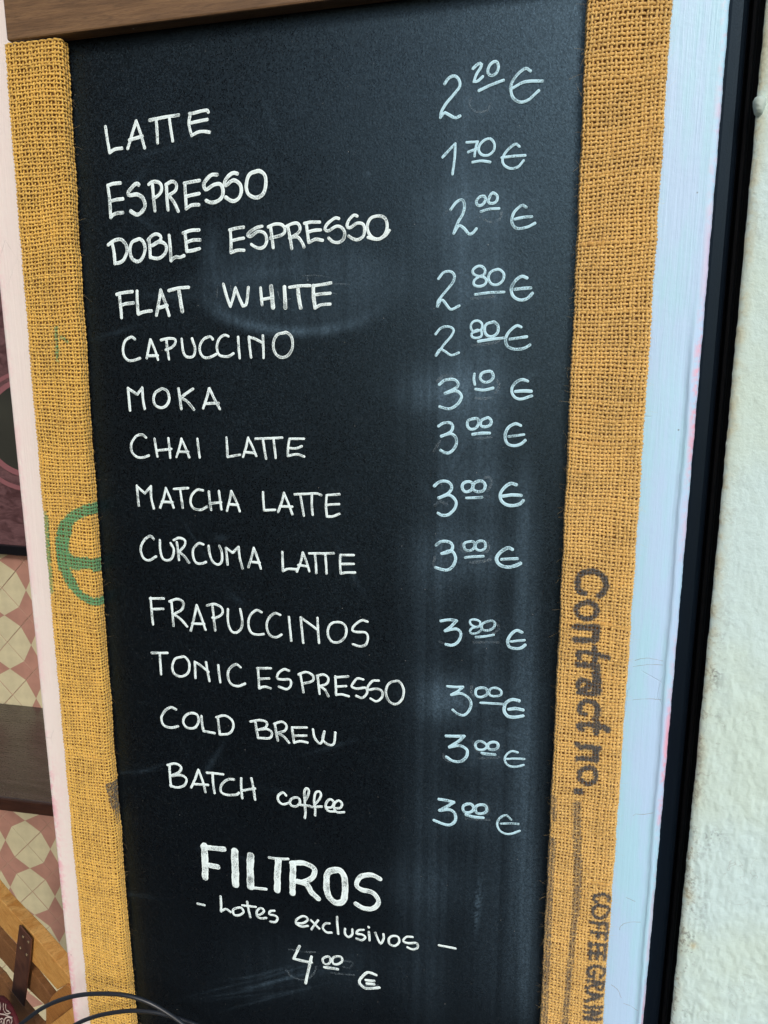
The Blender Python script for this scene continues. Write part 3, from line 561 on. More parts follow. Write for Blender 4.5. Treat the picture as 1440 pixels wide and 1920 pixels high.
# ---- woven burlap: every yarn is a tube that goes over and under
def weave(name, xa, xb, zt, zb, mtl, side, label, ymax=None):
    """xa/xb: x of the left/right face edge as functions of z.  Wrapped round a batten: left side, face, right side."""
    root = board; rad = .0022; ymax = ymax or Y_PANEL - .0012
    pu, pv = (.00240, .00232) if side == 'R' else (.00250, .00262)
    def prof(s, w):
        """arc length s measured from the left face edge line; returns x offset, y, nx, ny"""
        q = rad * math.pi / 2; x = np.empty_like(s); y = np.empty_like(s); nx_ = np.empty_like(s); ny_ = np.empty_like(s)
        s0 = s; wf = w - 2 * rad
        L = s0 < 0; x[L] = 0; y[L] = rad - s0[L]; nx_[L] = -1; ny_[L] = 0
        A_ = (s0 >= 0) & (s0 < q); th = s0[A_] / rad; x[A_] = rad - rad * np.cos(th); y[A_] = rad - rad * np.sin(th); nx_[A_] = -np.cos(th); ny_[A_] = -np.sin(th)
        wfa = wf if np.isscalar(wf) else wf
        B_ = (s0 >= q) & (s0 < q + wfa); x[B_] = rad + s0[B_] - q; y[B_] = 0; nx_[B_] = 0; ny_[B_] = -1
        wv = np.broadcast_to(wfa, s0.shape)
        D_ = (s0 >= q + wfa) & (s0 < 2 * q + wfa); th = (s0[D_] - q - wv[D_]) / rad; x[D_] = rad + wv[D_] + rad * np.sin(th); y[D_] = rad - rad * np.cos(th); nx_[D_] = np.sin(th); ny_[D_] = -np.cos(th)
        E_ = s0 >= 2 * q + wfa; x[E_] = 2 * rad + wv[E_]; y[E_] = rad + (s0[E_] - 2 * q - wv[E_]); nx_[E_] = 1; ny_[E_] = 0
        return x, y, nx_, ny_
    wmean = float(xb((zt + zb) / 2) - xa((zt + zb) / 2)); q = rad * math.pi / 2
    sd_ = ymax - rad; total = wmean - 2 * rad + 2 * q + 2 * sd_
    nu = int(round(total / pu)); nv = int(round((zt - zb) / pv))
    uf = (np.arange(nu) + .5) / nu; uf = uf + rng.normal(0, .07 / nu, nu)
    vf = (np.arange(nv) + .5) / nv; vf = vf + rng.normal(0, .08 / nv, nv)
    def place(u, v, off):
        z = zt + (zb - zt) * v
        # slow sag of the cloth
        z = z + .0010 * np.sin(u * 3.1 + v * 9) * np.sin(v * 23 + 1.3) + .0003 * np.sin(u * 9 + v * 60)
        z = z - .0012 * (u - .5) * np.sin(v * 14 + 2)
        w = xb(z) - xa(z); s = -sd_ + u * (w - 2 * rad + 2 * q + 2 * sd_)
        s = s + .0003 * np.sin(v * 41 + u * 5) + .0002 * np.sin(v * 97 + u * 11)
        x, y, nx_, ny_ = prof(s, w)
        x = x + .00022 * np.sin(z * 97 + u * 2 + 1.5 * np.sin(z * 31)) + .00016 * np.sin(z * 371 + 1 + u * 3 + 2 * np.sin(z * 53))
        y = y + .00015 * np.sin(z * 60 + u * 9) * np.sin(u * 12 + z * 21) - .00015
        return np.stack([xa(z) + x + nx_ * off, y + ny_ * off, z], -1), np.stack([nx_, ny_, np.zeros_like(z)], -1)
    A = .00055
    Vs = []; Qs = []; lev = []; slub = []; base = 0; R = 6
    ang = np.linspace(0, 2 * math.pi, R, endpoint=False)
    def tubes(u, v, off, ra, sl):
        nonlocal base
        n_, m_ = u.shape
        Pp, Nn = place(u.ravel(), v.ravel(), off.ravel()); Pp = Pp.reshape(n_, m_, 3); Nn = Nn.reshape(n_, m_, 3)
        T = np.gradient(Pp, axis=1); T /= np.linalg.norm(T, axis=2, keepdims=True) + 1e-12
        Bn = np.cross(T, Nn); Bn /= np.linalg.norm(Bn, axis=2, keepdims=True) + 1e-12; N2 = np.cross(Bn, T)
        rr = ra[..., None, None]
        ring = Pp[:, :, None, :] + rr * (np.cos(ang)[None, None, :, None] * Bn[:, :, None, :] * 1.0 + .72 * np.sin(ang)[None, None, :, None] * N2[:, :, None, :])
        Vs.append(ring.reshape(-1, 3))
        i0 = (np.arange(n_)[:, None, None] * m_ + np.arange(m_ - 1)[None, :, None]) * R + np.arange(R)[None, None, :]
        i1 = (np.arange(n_)[:, None, None] * m_ + np.arange(m_ - 1)[None, :, None]) * R + (np.arange(R)[None, None, :] + 1) % R
        Qs.append((np.stack([i0, i0 + R, i1 + R, i1], -1).reshape(-1, 4) + base))
        lv = np.repeat((off / A).reshape(-1), R) + np.tile(np.sin(ang), n_ * m_) * .4
        lev.append(lv); slub.append(np.repeat(sl.reshape(-1), R)); base += n_ * m_ * R
    def thick(n_, m_, r0):
        k = np.exp(rng.normal(0, .10, (n_, 1))); tt = np.linspace(0, 1, m_)[None, :]
        s_ = sum(np.sin(tt * f * 6.283 + rng.uniform(0, 6.28, (n_, 1))) * a_ for f, a_ in ((9, .05), (31, .07), (71, .06)))
        bulge = np.zeros((n_, m_))
        for _ in range(n_ * m_ // 500): bulge[rng.integers(n_), :] += .35 * np.exp(-.5 * ((tt[0] - rng.random()) * m_ / rng.uniform(2, 5)) ** 2) / 1.0
        return r0 * k * (1 + s_ + bulge), np.clip(bulge * 1.5 + (k - 1) * 1.2 + 0 * tt, 0, 1)
    # warp (runs down the strip)
    m_ = 2 * nv - 1; vv = np.interp(np.arange(m_) / 2, np.arange(nv), vf)
    U = np.repeat(uf[:, None], m_, 1); Vv = np.repeat(vv[None], nu, 0)
    j = np.arange(m_); par = ((np.arange(nu)[:, None] + (j // 2)[None]) % 2) * 2 - 1
    off = np.where((j % 2 == 0)[None], par * A, 0.); ra, sl = thick(nu, m_, .00078 if side == 'R' else .00076)
    ra = ra * np.where((j % 2 == 0)[None], 1., .93); ps = rng.normal(0, .05 / nu, U.shape); tubes(U + ps, Vv, off, ra, sl)
    # weft (runs across)
    m2 = 2 * nu - 1; uu = np.interp(np.arange(m2) / 2, np.arange(nu), uf)
    U = np.repeat(uu[None], nv, 0); Vv = np.repeat(vf[:, None], m2, 1)
    j = np.arange(m2); par = ((np.arange(nv)[:, None] + (j // 2)[None]) % 2) * 2 - 1
    off = np.where((j % 2 == 0)[None], -par * A, 0.); ra, sl = thick(nv, m2, .00084 if side == 'R' else .00078)
    tubes(U, Vv + rng.normal(0, .05 / nv, U.shape), off, ra, sl)
    V = np.concatenate(Vs); Q_ = np.concatenate(Qs); LV = np.concatenate(lev)
    me = np_mesh('burlap_weave', V, Q_); attr(me, 'level', LV); attr(me, 'slub', np.concatenate(slub))
    up = np.clip((LV + 1.5) / .9, .55, 1); rnd = .5 + .5 * np.sin(V[:, 0] * 4300) * np.sin(V[:, 2] * 3900)
    X, Z = V[:, 0], V[:, 2]
    if side == 'R':
        dk = mask(X, Z, SG['rs']) * up * .95; sp = mask(X, Z, SG['rp']) * np.clip(up * (rnd * 1.6 - .15), 0, 1) * .9; dk = np.maximum(dk, sp); gr_ = 0 * dk
    else:
        dk = mask(X, Z, SG['ld']) * up * np.clip(rnd * 1.8, 0, 1); gr_ = mask(X, Z, SG['lg']) * np.clip(up * 1.3, .7, 1) * .92; gr_ = np.maximum(gr_, mask(X, Z, SG['lgs']) * np.clip(rnd * 1.6 - .1, 0, 1) * up)
    attr(me, 'ink_dark', dk); attr(me, 'ink_green', gr_)
    o = link('burlap_strip', me, mtl, root); o['kind'] = 'stuff'; o['label'] = label
    # batten under the cloth
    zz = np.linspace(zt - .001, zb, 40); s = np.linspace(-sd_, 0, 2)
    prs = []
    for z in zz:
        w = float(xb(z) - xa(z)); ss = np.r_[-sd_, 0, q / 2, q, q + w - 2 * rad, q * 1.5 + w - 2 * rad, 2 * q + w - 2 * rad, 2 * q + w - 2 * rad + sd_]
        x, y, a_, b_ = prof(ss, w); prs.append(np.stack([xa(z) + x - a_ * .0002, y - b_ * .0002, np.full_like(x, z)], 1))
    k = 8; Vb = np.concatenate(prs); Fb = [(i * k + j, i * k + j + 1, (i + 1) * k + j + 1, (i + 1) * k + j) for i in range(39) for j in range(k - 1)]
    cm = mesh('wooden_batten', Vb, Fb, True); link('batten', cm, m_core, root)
    # loose hairs
    Vh = []; Fh = []
    def hair(p, d, L, bend):
        b0 = len(Vh); r_ = .00004
        for k_ in range(5):
            t_ = k_ / 4; c_ = p + d * L * t_ + bend * L * t_ * t_
            for a_ in range(3):
                q_ = a_ * 2.094; Vh.append(c_ + np.array((math.cos(q_), .5, math.sin(q_))) * r_ * (1 - .6 * t_))
        for k_ in range(4):
            for a_ in range(3):
                i = b0 + k_ * 3 + a_; j_ = b0 + k_ * 3 + (a_ + 1) % 3; Fh.append((i, j_, j_ + 3, i + 3))
    for _ in range(1500):
        u = rng.choice([rng.uniform(.02, .98), 1 - abs(rng.normal(0, .14)), abs(rng.normal(0, .14))]); u = min(max(u, .0), 1.)
        v = rng.random(); p_, n_ = place(np.array([u]), np.array([v]), np.array([.0007]))
        d = n_[0] * rng.uniform(.2, 1) + rng.normal(0, .7, 3) * (1, .3, 1); d /= np.linalg.norm(d)
        if d[1] > .2 and Y_PANEL - p_[0][1] < .003: d[1] = -d[1]
        hair(p_[0], d, rng.uniform(.0012, .0042), rng.normal(0, .5, 3) * (1, .2, 1))
    hm = mesh('burlap_hairs', Vh, Fh); ho = link('loose_fibre', hm, m_fuzz, root); ho['kind'] = 'stuff'
    return o
dLI = lambda z: xLI(z) + .0014
z_l = float(a0[2]) - .0012
weave('left', xLO, dLI, z_l, Z_BOT, m_bl, 'L', 'yellow burlap wrapped side strip with part of a green print')
weave('right', xRI, xRO, Z_TOP, Z_BOT, m_br, 'R', 'ochre burlap wrapped side strip printed Contract no. and COFFEE GRAIN')

# ================================================================== WHITE PAINTED BOARD behind the sign
WL = [(3, 600), (62, 1160), (104, 1560), (136, 1915)]
WR = [(1369, 0), (1328, 500), (1287, 1000), (1243, 1500), (1206, 1920)]
cWL = np.polyfit(*np.array([on_y(*p, Y_WHITE) for p in WL])[:, [2, 0]].T, 1); xWL = lambda z: np.polyval(cWL, z)
xWR = edge(WR, Y_WHITE)
RIDGE = [(1298, 700), (1267, 1000), (1242, 1300), (1230, 1500), (1217, 1700)]
cR = np.polyfit(*np.array([on_y(*p, Y_WHITE) for p in RIDGE])[:, [2, 0]].T, 1)
zz = np.linspace(Z_BOT - .03, Z_TOP + .05, 420)
rows = []; pink = []
for z in zz:
    l, r_, rg = float(xWL(z)), float(xWR(z)), float(np.polyval(cR, z)); rg += .0003 * math.sin(z * 60) + .00015 * math.sin(z * 310); rg = min(rg, r_ - .0035)
    vis = min(1, max(0, (zpx(1260, 560, Y_WHITE) - z) / .05))
    jr = .00012 * math.sin(z * 200) + .00008 * math.sin(z * 517) + .00006 * math.sin(z * 1311)
    pts = [(l, .016, 1), (l, .0012, 1), (l + .0010, .0, .9), (l + .003, 0, .7), (l + .0075, 0, .15), (l + .03, 0, 0), (rg - .02, 0, 0), (rg - .0042, .0000, 0), (rg - .0018, .0006 * vis, 0), (rg - .0006, -.0004 * vis, 0), (rg + .0006, -.0012 * vis, 0), (rg + .0018, -.0006 * vis, .35), (r_ - .0012 + jr, .0001, 1), (r_ + jr, .0012, .8), (r_ + jr, .018, 0)]
    rows.append([(x, Y_WHITE + y, z) for x, y, _ in pts]); pink.append([p[2] for p in pts])
k = len(rows[0]); V = np.array(rows).reshape(-1, 3); Fc = np.array([(i * k + j, i * k + j + 1, (i + 1) * k + j + 1, (i + 1) * k + j) for i in range(len(zz) - 1) for j in range(k - 1)])
me = np_mesh('white_board', V, Fc, True)
pk_ = np.array(pink); 
# pink undercoat shows low on the left edge and in patches on the right one
zl0, zl1 = zpx(100, 1380, Y_WHITE), zpx(100, 1500, Y_WHITE)
for i, z in enumerate(zz):
    lf = .35 + .65 * min(1, max(0, (zl0 - z) / (zl0 - zl1)))
    rf = .35 + .65 * max(0, math.sin(z * 26 + .7)) 
    pk_[i, :5] *= lf; pk_[i, 10:] *= rf
attr(me, 'pink', pk_)
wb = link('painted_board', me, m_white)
tag(wb, 'white painted wooden board with brushed paint and pink edges behind the chalkboard', 'board')

m_crackc, t, b = mat('crack_grey', (.30, .33, .40), .9, .1)
for P_ in (((1187, 1530), (1192, 1526), (1204, 1527), (1230, 1523)), ((1174, 1682), (1182, 1686), (1191, 1690)), ((1161, 1743), (1166, 1734), (1180, 1729), (1201, 1729)),
           ((1146, 1846), (1158, 1856), (1165, 1871)), ((1169, 1881), (1182, 1886), (1197, 1896)), ((1186, 1312), (1215, 1310), (1240, 1312)), ((1190, 1238), (1215, 1234), (1243, 1239)), ((1187, 1250), (1215, 1246), (1242, 1247))):
    P2 = smooth_path(np.array(P_, float)); P2 = P2 + rng.normal(0, .35, P2.shape)
    link('hairline_crack', ribbon_mesh('hairline_crack', [(P2, .75)], Y_WHITE, lift0=.00008, dome=.00002, rough=.3), m_crackc, wb)

# ================================================================== BLACK JAMB between the board and the stucco
SW = [(1433, 0), (1390, 500), (1344, 1000), (1296, 1500), (1255, 1920)]
jamb = empty('door_jamb', (float(xWR(CAMZ)), Y_JAMB, CAMZ), 'narrow black vertical door jamb between the white board and the stucco wall', 'door jamb')
def mid(f): 
    return [(a_[0] + (b_[0] - a_[0]) * f, a_[1]) for a_, b_ in zip(WR, SW)]
def vstrip(name, pl, pr, y, depth, m, parent, bv=0.0):
    fl, frr = edge(pl, y), edge(pr, y); zs = np.linspace(Z_BOT - .03, Z_TOP + .05, 24)
    poly = [(float(fl(z)), y, z) for z in zs] + [(float(frr(z)), y, z) for z in zs[::-1]]
    n_ = len(zs); V = []
    for z in zs: V += [(float(fl(z)), y, z), (float(frr(z)), y, z), (float(frr(z)), y + depth, z), (float(fl(z)), y + depth, z)]
    Fc = [(i * 4 + j, i * 4 + (j + 1) % 4, (i + 1) * 4 + (j + 1) % 4, (i + 1) * 4 + j) for i in range(n_ - 1) for j in range(4)] + [(3, 2, 1, 0), tuple((n_ - 1) * 4 + j for j in range(4))]
    o = link(name, mesh(name, V, Fc), m, parent)
    if bv: bevel(o, bv)
    return o
vstrip('jamb_face', mid(-.25), mid(.62), Y_JAMB, .02, m_jamb, jamb, .006)
vstrip('rubber_seal', mid(.68), mid(.90), Y_JAMB + .006, .01, m_jamb2, jamb, .002)
vstrip('slot_back', mid(-.25), mid(1.4), Y_JAMB + .022, .004, m_jamb2, jamb)

# ================================================================== STUCCO WALL
Y_ST = 0.018
xs = edge(SW, Y_ST); nxs, nzs = 150, 620
zz = np.linspace(Z_BOT - .03, Z_TOP + .05, nzs); xr_ = on_y(1560, 0, Y_ST)[0] + .12
uu = np.linspace(0, 1, nxs) ** 1.25
def vnoise(shape, nx_, nz_, seed):
    r_ = np.random.default_rng(seed); g = r_.random((nz_ + 2, nx_ + 2)); zi = np.linspace(0, nz_ - 1e-6, shape[0]); xi = np.linspace(0, nx_ - 1e-6, shape[1])
    z0 = zi.astype(int); x0 = xi.astype(int); fz = (zi - z0)[:, None]; fx = (xi - x0)[None]; fz = fz * fz * (3 - 2 * fz); fx = fx * fx * (3 - 2 * fx)
    return (g[z0][:, x0] * (1 - fz) * (1 - fx) + g[z0 + 1][:, x0] * fz * (1 - fx) + g[z0][:, x0 + 1] * (1 - fz) * fx + g[z0 + 1][:, x0 + 1] * fz * fx)
H = vnoise((nzs, nxs), 9, 26, 1) * .0014 + vnoise((nzs, nxs), 30, 95, 2) * .0016 + vnoise((nzs, nxs), 74, 300, 3) * .0018
low = 1 / (1 + np.exp((zz - zpx(1350, 1250, Y_ST)) / .05))
H = H * (.16 + .34 * low[:, None])
jag = (vnoise((nzs, 4), 3, 60, 4)[:, :1] - .5) * .0004 + (vnoise((nzs, 4), 3, 300, 5)[:, :1] - .5) * .0004 + .0010
XL = np.array([float(xs(z)) for z in zz])[:, None] + jag
X = XL + (xr_ - XL) * uu[None]; H = H * (.15 + .85 * (1 - np.exp(-(X - XL) / .005))); edge_drop = np.exp(-(X - XL) / .0016) * .0024
Yv = Y_ST - H + edge_drop; Zv = np.repeat(zz[:, None], nxs, 1)
# fold back into the gap
X = np.concatenate([XL + .025, XL + .001, X], 1); Yv = np.concatenate([np.full_like(XL, Y_ST + .05), Yv[:, :1] + .003, Yv], 1); Zv = np.concatenate([zz[:, None], zz[:, None], Zv], 1); k = nxs + 2
V = np.stack([X.ravel(), Yv.ravel(), Zv.ravel()], 1); ii = (np.arange(nzs - 1)[:, None] * k + np.arange(k - 1)[None]).ravel()
me = np_mesh('stucco', V, np.stack([ii, ii + 1, ii + k + 1, ii + k], 1))
dd = (X - XL) / .012; lowf = 1 / (1 + np.exp((Zv - zpx(1300, 1350, Y_ST)) / .06)); topf = .25
clump = vnoise((nzs, k), 10, 34, 8) 
dirt = np.exp(-dd ** 2) * (topf + .75 * lowf) * np.clip(clump * 2.2 - .45, 0, 1) + .9 * np.exp(-((X - XL) / .0018) ** 2) * (.5 + .5 * lowf)
def spot(px, py, s): p_ = on_y(px, py, Y_ST); return np.exp(-((X - p_[0]) ** 2 + (Zv - p_[2]) ** 2) / (2 * s * s))
dirt += .8 * spot(1335, 1262, .003) + .9 * spot(1338, 1572, .005) + .6 * spot(1300, 1590, .003) + .5 * spot(1438, 1690, .003) + .4 * spot(1315, 1480, .006) + .5 * spot(1275, 1815, .005)
attr(me, 'dirt', np.clip(dirt, 0, 1))
attr(me, 'stain', np.clip(np.exp(-((X - XL) / .005) ** 2) * .7 * (1 - .5 * lowf) + .8 * spot(1300, 1772, .0018) + .3 * spot(1290, 1680, .004), 0, 1))
st_ = link('stucco_wall', me, m_stucco); tag(st_, 'rough pale greenish white stucco wall at the right edge', 'wall')
# plaster blob at the wall's edge
bp = on_y(1424, 198, Y_ST)
th = np.linspace(0, 2 * math.pi, 16, endpoint=False); Vb = []
for rr, yy in ((1.0, .0006), (.82, -.0022), (.5, -.0034), (.12, -.0037)):
    for a_ in th: Vb.append((bp[0] + .0034 * rr * math.cos(a_) * (1 + .15 * math.sin(3 * a_)), bp[1] + yy, bp[2] + .0062 * rr * math.sin(a_) * (1 + .12 * math.cos(2 * a_))))
Fb = [(i * 16 + j, i * 16 + (j + 1) % 16, (i + 1) * 16 + (j + 1) % 16, (i + 1) * 16 + j) for i in range(3) for j in range(16)] + [tuple(48 + j for j in range(16))]
m_blob, t, b = mat('green_grey_plaster', (.40, .50, .46), .6, .4); n = N(t); n.put(b.inputs['Normal'], n.bump(n.noise(n.coord(), 400, 3), .6, .001))
bo = link('plaster_lump', mesh('plaster_lump', Vb, Fb, True), m_blob, st_)

# ================================================================== BACKGROUND LEFT (seen past the board)
Y_TW = 0.95
tw = empty('tiled_wall', (on_y(15, 1203, Y_TW)[0], Y_TW, .5), 'wall of cream and rose patterned tiles seen left behind the board', 'tiled wall')
pc = [on_y(1.8, 1102, Y_TW), on_y(15, 1203.5, Y_TW), on_y(25.7, 1303, Y_TW)]
aa = (pc[0][2] - pc[2][2]) / 2; o0 = pc[1]; sdt = aa / math.sqrt(2)
def tile_mesh(flip):
    # square tile on its corner; two opposite corners carry a cream kite. local frame: diag along x (octagon corners at x = -a/2, +a/2)
    h = aa / 2; g = .0011; h_ = h - g * 1.1; c_ = 0
    P_ = {'L': (-h_, 0), 'R': (h_, 0), 'T': (0, h_), 'B': (0, -h_), 'O': (0, 0)}
    q = aa * .5 / math.sqrt(2) / math.sqrt(2)   # half-octagon reach along each joint, projected
    e_ = lambda a_, b_, f: (a_[0] + (b_[0] - a_[0]) * f, a_[1] + (b_[1] - a_[1]) * f)
    f = .5 / (1 / math.sqrt(2)) * 1.0; f = .64
    pts = [P_['L'], e_(P_['L'], P_['B'], f), P_['B'], e_(P_['R'], P_['B'], f), P_['R'], e_(P_['R'], P_['T'], f), P_['T'], e_(P_['L'], P_['T'], f), P_['O']]
    V = [(x, -.002, z) for x, z in pts] + [(x * .992, -.0026, z * .992) for x, z in pts]
    o_ = 9
    Fc = [(o_ + 0, o_ + 1, o_ + 8, o_ + 7), (o_ + 4, o_ + 5, o_ + 8, o_ + 3), (o_ + 1, o_ + 2, o_ + 3, o_ + 8), (o_ + 5, o_ + 6, o_ + 7, o_ + 8)]
    mi = [1, 1, 0, 0]
    ring = list(range(8))
    for i in ring:
        j_ = (i + 1) % 8; Fc.append((i, j_, o_ + j_, o_ + i)); mi.append(1 if i in (0, 3, 4, 7) else 0)
    me = mesh('tile', V, Fc); me.materials.append(m_tp); me.materials.append(m_tc)
    for p_, m_ in zip(me.polygons, mi): p_.material_index = m_
    return me
tm = tile_mesh(False)
# octagon centres at o0 + (i*a, j*a); tiles sit between horizontal neighbours (centre i+.5, j) and vertical ones (i, j+.5)
cnt = 0
xlim0, xlim1 = on_y(-130, 1100, Y_TW)[0], on_y(190, 1900, Y_TW)[0]
zlim0, zlim1 = on_y(60, 1960, Y_TW)[2], on_y(0, 960, Y_TW)[2]
for i in range(-8, 10):
    for j in range(-16, 8):
        for (fx, fz, rot) in ((.5, 0, 0), (0, .5, math.pi / 2)):
            x = o0[0] + (i + fx) * aa; z = o0[2] + (j + fz) * aa
            if x < xlim0 or x > xlim1 or z < zlim0 or z > zlim1: continue
            o = bpy.data.objects.new('tile', tm); COL.objects.link(o); o.parent = tw
            o.location = (x - tw.location[0], rng.normal(0, .0003), z - tw.location[2]); o.rotation_euler = (rng.normal(0, .002), rot, rng.normal(0, .002)); cnt += 1
print('tiles', cnt)
box('wall_base', xlim0 - 1.2, xlim1 + 1.0, Y_TW - .0008, Y_TW + .05, -.0, 2.6, m_grout, tw)

# framed picture
Y_PF = Y_TW - .030
pict = empty('framed_picture', tuple(on_y(20, 1035, Y_PF)), 'dark mauve picture of a cup in a thin black frame on the tiled wall', 'picture')
fb_l, fb_r = on_y(-90, 1027, Y_PF), on_y(120, 1045, Y_PF)
zb0, zb1 = on_y(20, 1041, Y_PF)[2], on_y(20, 1023.5, Y_PF)[2]; ztop = on_y(-30, 430, Y_PF)[2]
box('frame_rail', fb_l[0] - .25, fb_r[0], Y_PF, Y_PF + .028, zb0, zb1, m_black, pict, .002)
box('frame_rail', fb_l[0] - .25, fb_r[0], Y_PF, Y_PF + .028, ztop, ztop + (zb1 - zb0), m_black, pict, .002)
wr_ = zb1 - zb0
box('frame_stile', fb_l[0] - .25, fb_l[0] - .25 + wr_, Y_PF + .0005, Y_PF + .0275, zb1, ztop, m_black, pict, .002)
box('frame_stile', fb_r[0] - wr_, fb_r[0], Y_PF + .0005, Y_PF + .0275, zb1, ztop, m_black, pict, .002)
m_pic, t, b = mat('mauve_print', (.10, .05, .06), .35, .5); n = N(t)
n.put(b.inputs['Base Color'], n.mix(n.ramp(n.noise(n.coord((1, 1, 2.5)), 22, 4, .6, 1.2), .3, .7), (.060, .028, .030), (.15, .080, .085)))
m_pink, t, b = mat('printed_pink_rim', (.24, .10, .11), .35, .5); m_dk, t, b = mat('printed_dark_cup', (.035, .035, .028), .35, .5); n = N(t)
n.put(b.inputs['Base Color'], n.mix(n.noise(n.coord(), 9, 3), (.022, .022, .02), (.055, .058, .045)))
yp = Y_PF + .010
box('print', fb_l[0] - .25 + wr_, fb_r[0] - wr_, yp, yp + .01, zb1, ztop, m_pic, pict)
def disc(cx, cy, r0, r1, y, m, nm):
    a_ = np.linspace(0, 2 * math.pi, 65)[:-1]; V = []
    for q in a_: V.append(on_y(cx + r1 * math.cos(q), cy + r1 * math.sin(q), y))
    if r0 <= 0: return link(nm, mesh(nm, V, [tuple(range(64))[::-1]]), m, pict)
    for q in a_: V.append(on_y(cx + r0 * math.cos(q), cy + r0 * math.sin(q), y))
    return link(nm, mesh(nm, V, [(i, (i + 1) % 64, 64 + (i + 1) % 64, 64 + i) for i in range(64)][::1]), m, pict)
disc(62, 806, 108, 116, yp - .001, m_pink, 'printed_saucer_rim')
disc(62, 800, 0, 90, yp - .0015, m_dk, 'printed_cup_inside')
disc(62, 800, 86, 96, yp - .002, m_pink, 'printed_cup_rim')

# shelf
zs_ = on_y(30, 1321, Y_TW - .004)[2]
shelf = empty('wooden_shelf', (on_y(30, 1321, Y_TW)[0], Y_TW - .2, zs_), 'dark stained wooden shelf jutting from the tiled wall', 'shelf')
pa, pb = on_z(-40, 1490, zs_), on_z(150, 1513, zs_); ba, bb = on_z(-40, 1314, zs_), on_z(150, 1333, zs_)
def ext(p, q, f): return p + (q - p) * f
pb2, bb2 = ext(pa, pb, 1.6), ext(ba, bb, 1.6); pa2, ba2 = ext(pb, pa, 1.6), ext(bb, ba, 1.6)
thk = abs(on_y(40, 1502, pa[1])[2] - on_y(40, 1524, pa[1])[2])
prism('shelf_board', [pa2, pb2, bb2, ba2], (0, 0, -thk * .82), m_shelf, shelf, .003)
fa, fb2 = pa2 + np.array((0, -.006, .0015)), pb2 + np.array((0, -.006, .0015))
prism('shelf_edge', [fa, fb2, fb2 - np.array((0, 0, thk)), fa - np.array((0, 0, thk))], (0, .0055, 0), m_shelf_edge, shelf, .0015)

# crate: planes from its own rim direction
zc = on_y(60, 1745, .52)[2]                     # height of the crate rim
r0 = on_z(0, 1662, zc); r1 = on_z(130, 1838, zc)     # far and near ends of the outer rim edge in view
ud = unit(r1 - r0); inn = np.array((-ud[1], ud[0], 0)); 
if np.dot(inn, C - r0) < 0: inn = -inn          # horizontal, towards the camera
crate = empty('wooden_crate', tuple(r1 - np.array((0, 0, .12))), 'honey coloured slatted wooden crate with a brown leather strap', 'crate')
def cz(px, py, off=0.0): return on_plane(px, py, r0 + inn * off, inn)
d0 = .022
def slat(pts, off, th_, m, nm='slat', lab=None):
    P_ = [cz(px, py, off) for px, py in pts]; o = prism(nm, P_, -inn * th_, m, crate, .0012)
    if lab: o['label'] = lab
    return o
E1 = lambda x, y: (x / 6.857, 1640 + y / 6.857)
off1 = d0
# top slat: front face measured, its thickness gives the pale top face
slat([E1(-160, 110), E1(-160, 480), E1(0, 660), E1(205, 880), E1(420, 1130), E1(735, 1480), E1(880, 1400), E1(1100, 1640), E1(1100, 1500), E1(870, 1300), E1(400, 740), E1(190, 520), E1(0, 315)], off1, d0, m_crate, lab='top slat of honey pine')
slat([E1(-160, 600), E1(-160, 900), E1(0, 1070), E1(170, 1265), E1(330, 1440), E1(590, 1690), E1(660, 1575), E1(380, 1210), E1(190, 1000), E1(0, 780)], off1 - .003, .012, m_crate3)
slat([E1(-160, 1130), E1(-160, 1500), E1(0, 1560), E1(130, 1780), E1(220, 1960), E1(520, 1960), E1(300, 1700), E1(150, 1510), E1(0, 1290)], off1 - .001, .012, m_crate3)
post = prism('corner_post', [cz(*E1(660, 1570), off1 + .004), cz(*E1(590, 1700), off1 + .004), cz(*E1(590, 2100), off1 + .004), cz(*E1(1000, 2100), off1 + .004), cz(*E1(1000, 1560), off1 + .004), cz(*E1(855, 1412), off1 + .004), cz(*E1(735, 1492), off1 + .004)], -inn * .02, m_crate2, crate, .001)
P_ = [cz(*E1(640, 1930), off1 + .012), cz(*E1(930, 1705), off1 + .012), cz(*E1(1060, 1610), off1 + .012), cz(*E1(1100, 1900), off1 + .012), cz(*E1(900, 2100), off1 + .012), cz(*E1(640, 2100), off1 + .012)]
prism('cross_slat', P_, -inn * .006, m_crate, crate, .001)
for (x_, y_) in ((700, 1600), (745, 1580), (790, 1560), (835, 1540), (690, 1700), (735, 1720), (800, 1700), (850, 1660)):
    pass
sp_ = prism('leather_strap', [cz(*E1(245, 650), off1 + .007), cz(*E1(215, 900), off1 + .007), cz(*E1(150, 1500), off1 + .007), cz(*E1(305, 1700), off1 + .007), cz(*E1(375, 1150), off1 + .007), cz(*E1(400, 835), off1 + .007)], -inn * .0028, m_strap, crate, .0006)
sp_['label'] = 'brown leather strap nailed across the slats'
for (x_, y_) in ((298, 800), (367, 868), (265, 945), (345, 1030)):
    c0 = cz(*E1(x_, y_), off1 + .0075); t1, t2 = ud, np.cross(ud, inn); V = []
    for rr, dd_ in ((.0030, 0), (.0022, .0013), (.0006, .0019)):
        for k_ in range(10): V.append(c0 + (t1 * math.cos(k_ * .6283) + t2 * math.sin(k_ * .6283)) * rr + inn * dd_)
    link('nail', mesh('nail', V, [(i * 10 + j, i * 10 + (j + 1) % 10, (i + 1) * 10 + (j + 1) % 10, (i + 1) * 10 + j) for i in range(2) for j in range(10)] + [tuple(20 + j for j in range(10))], True), m_rivet, crate)

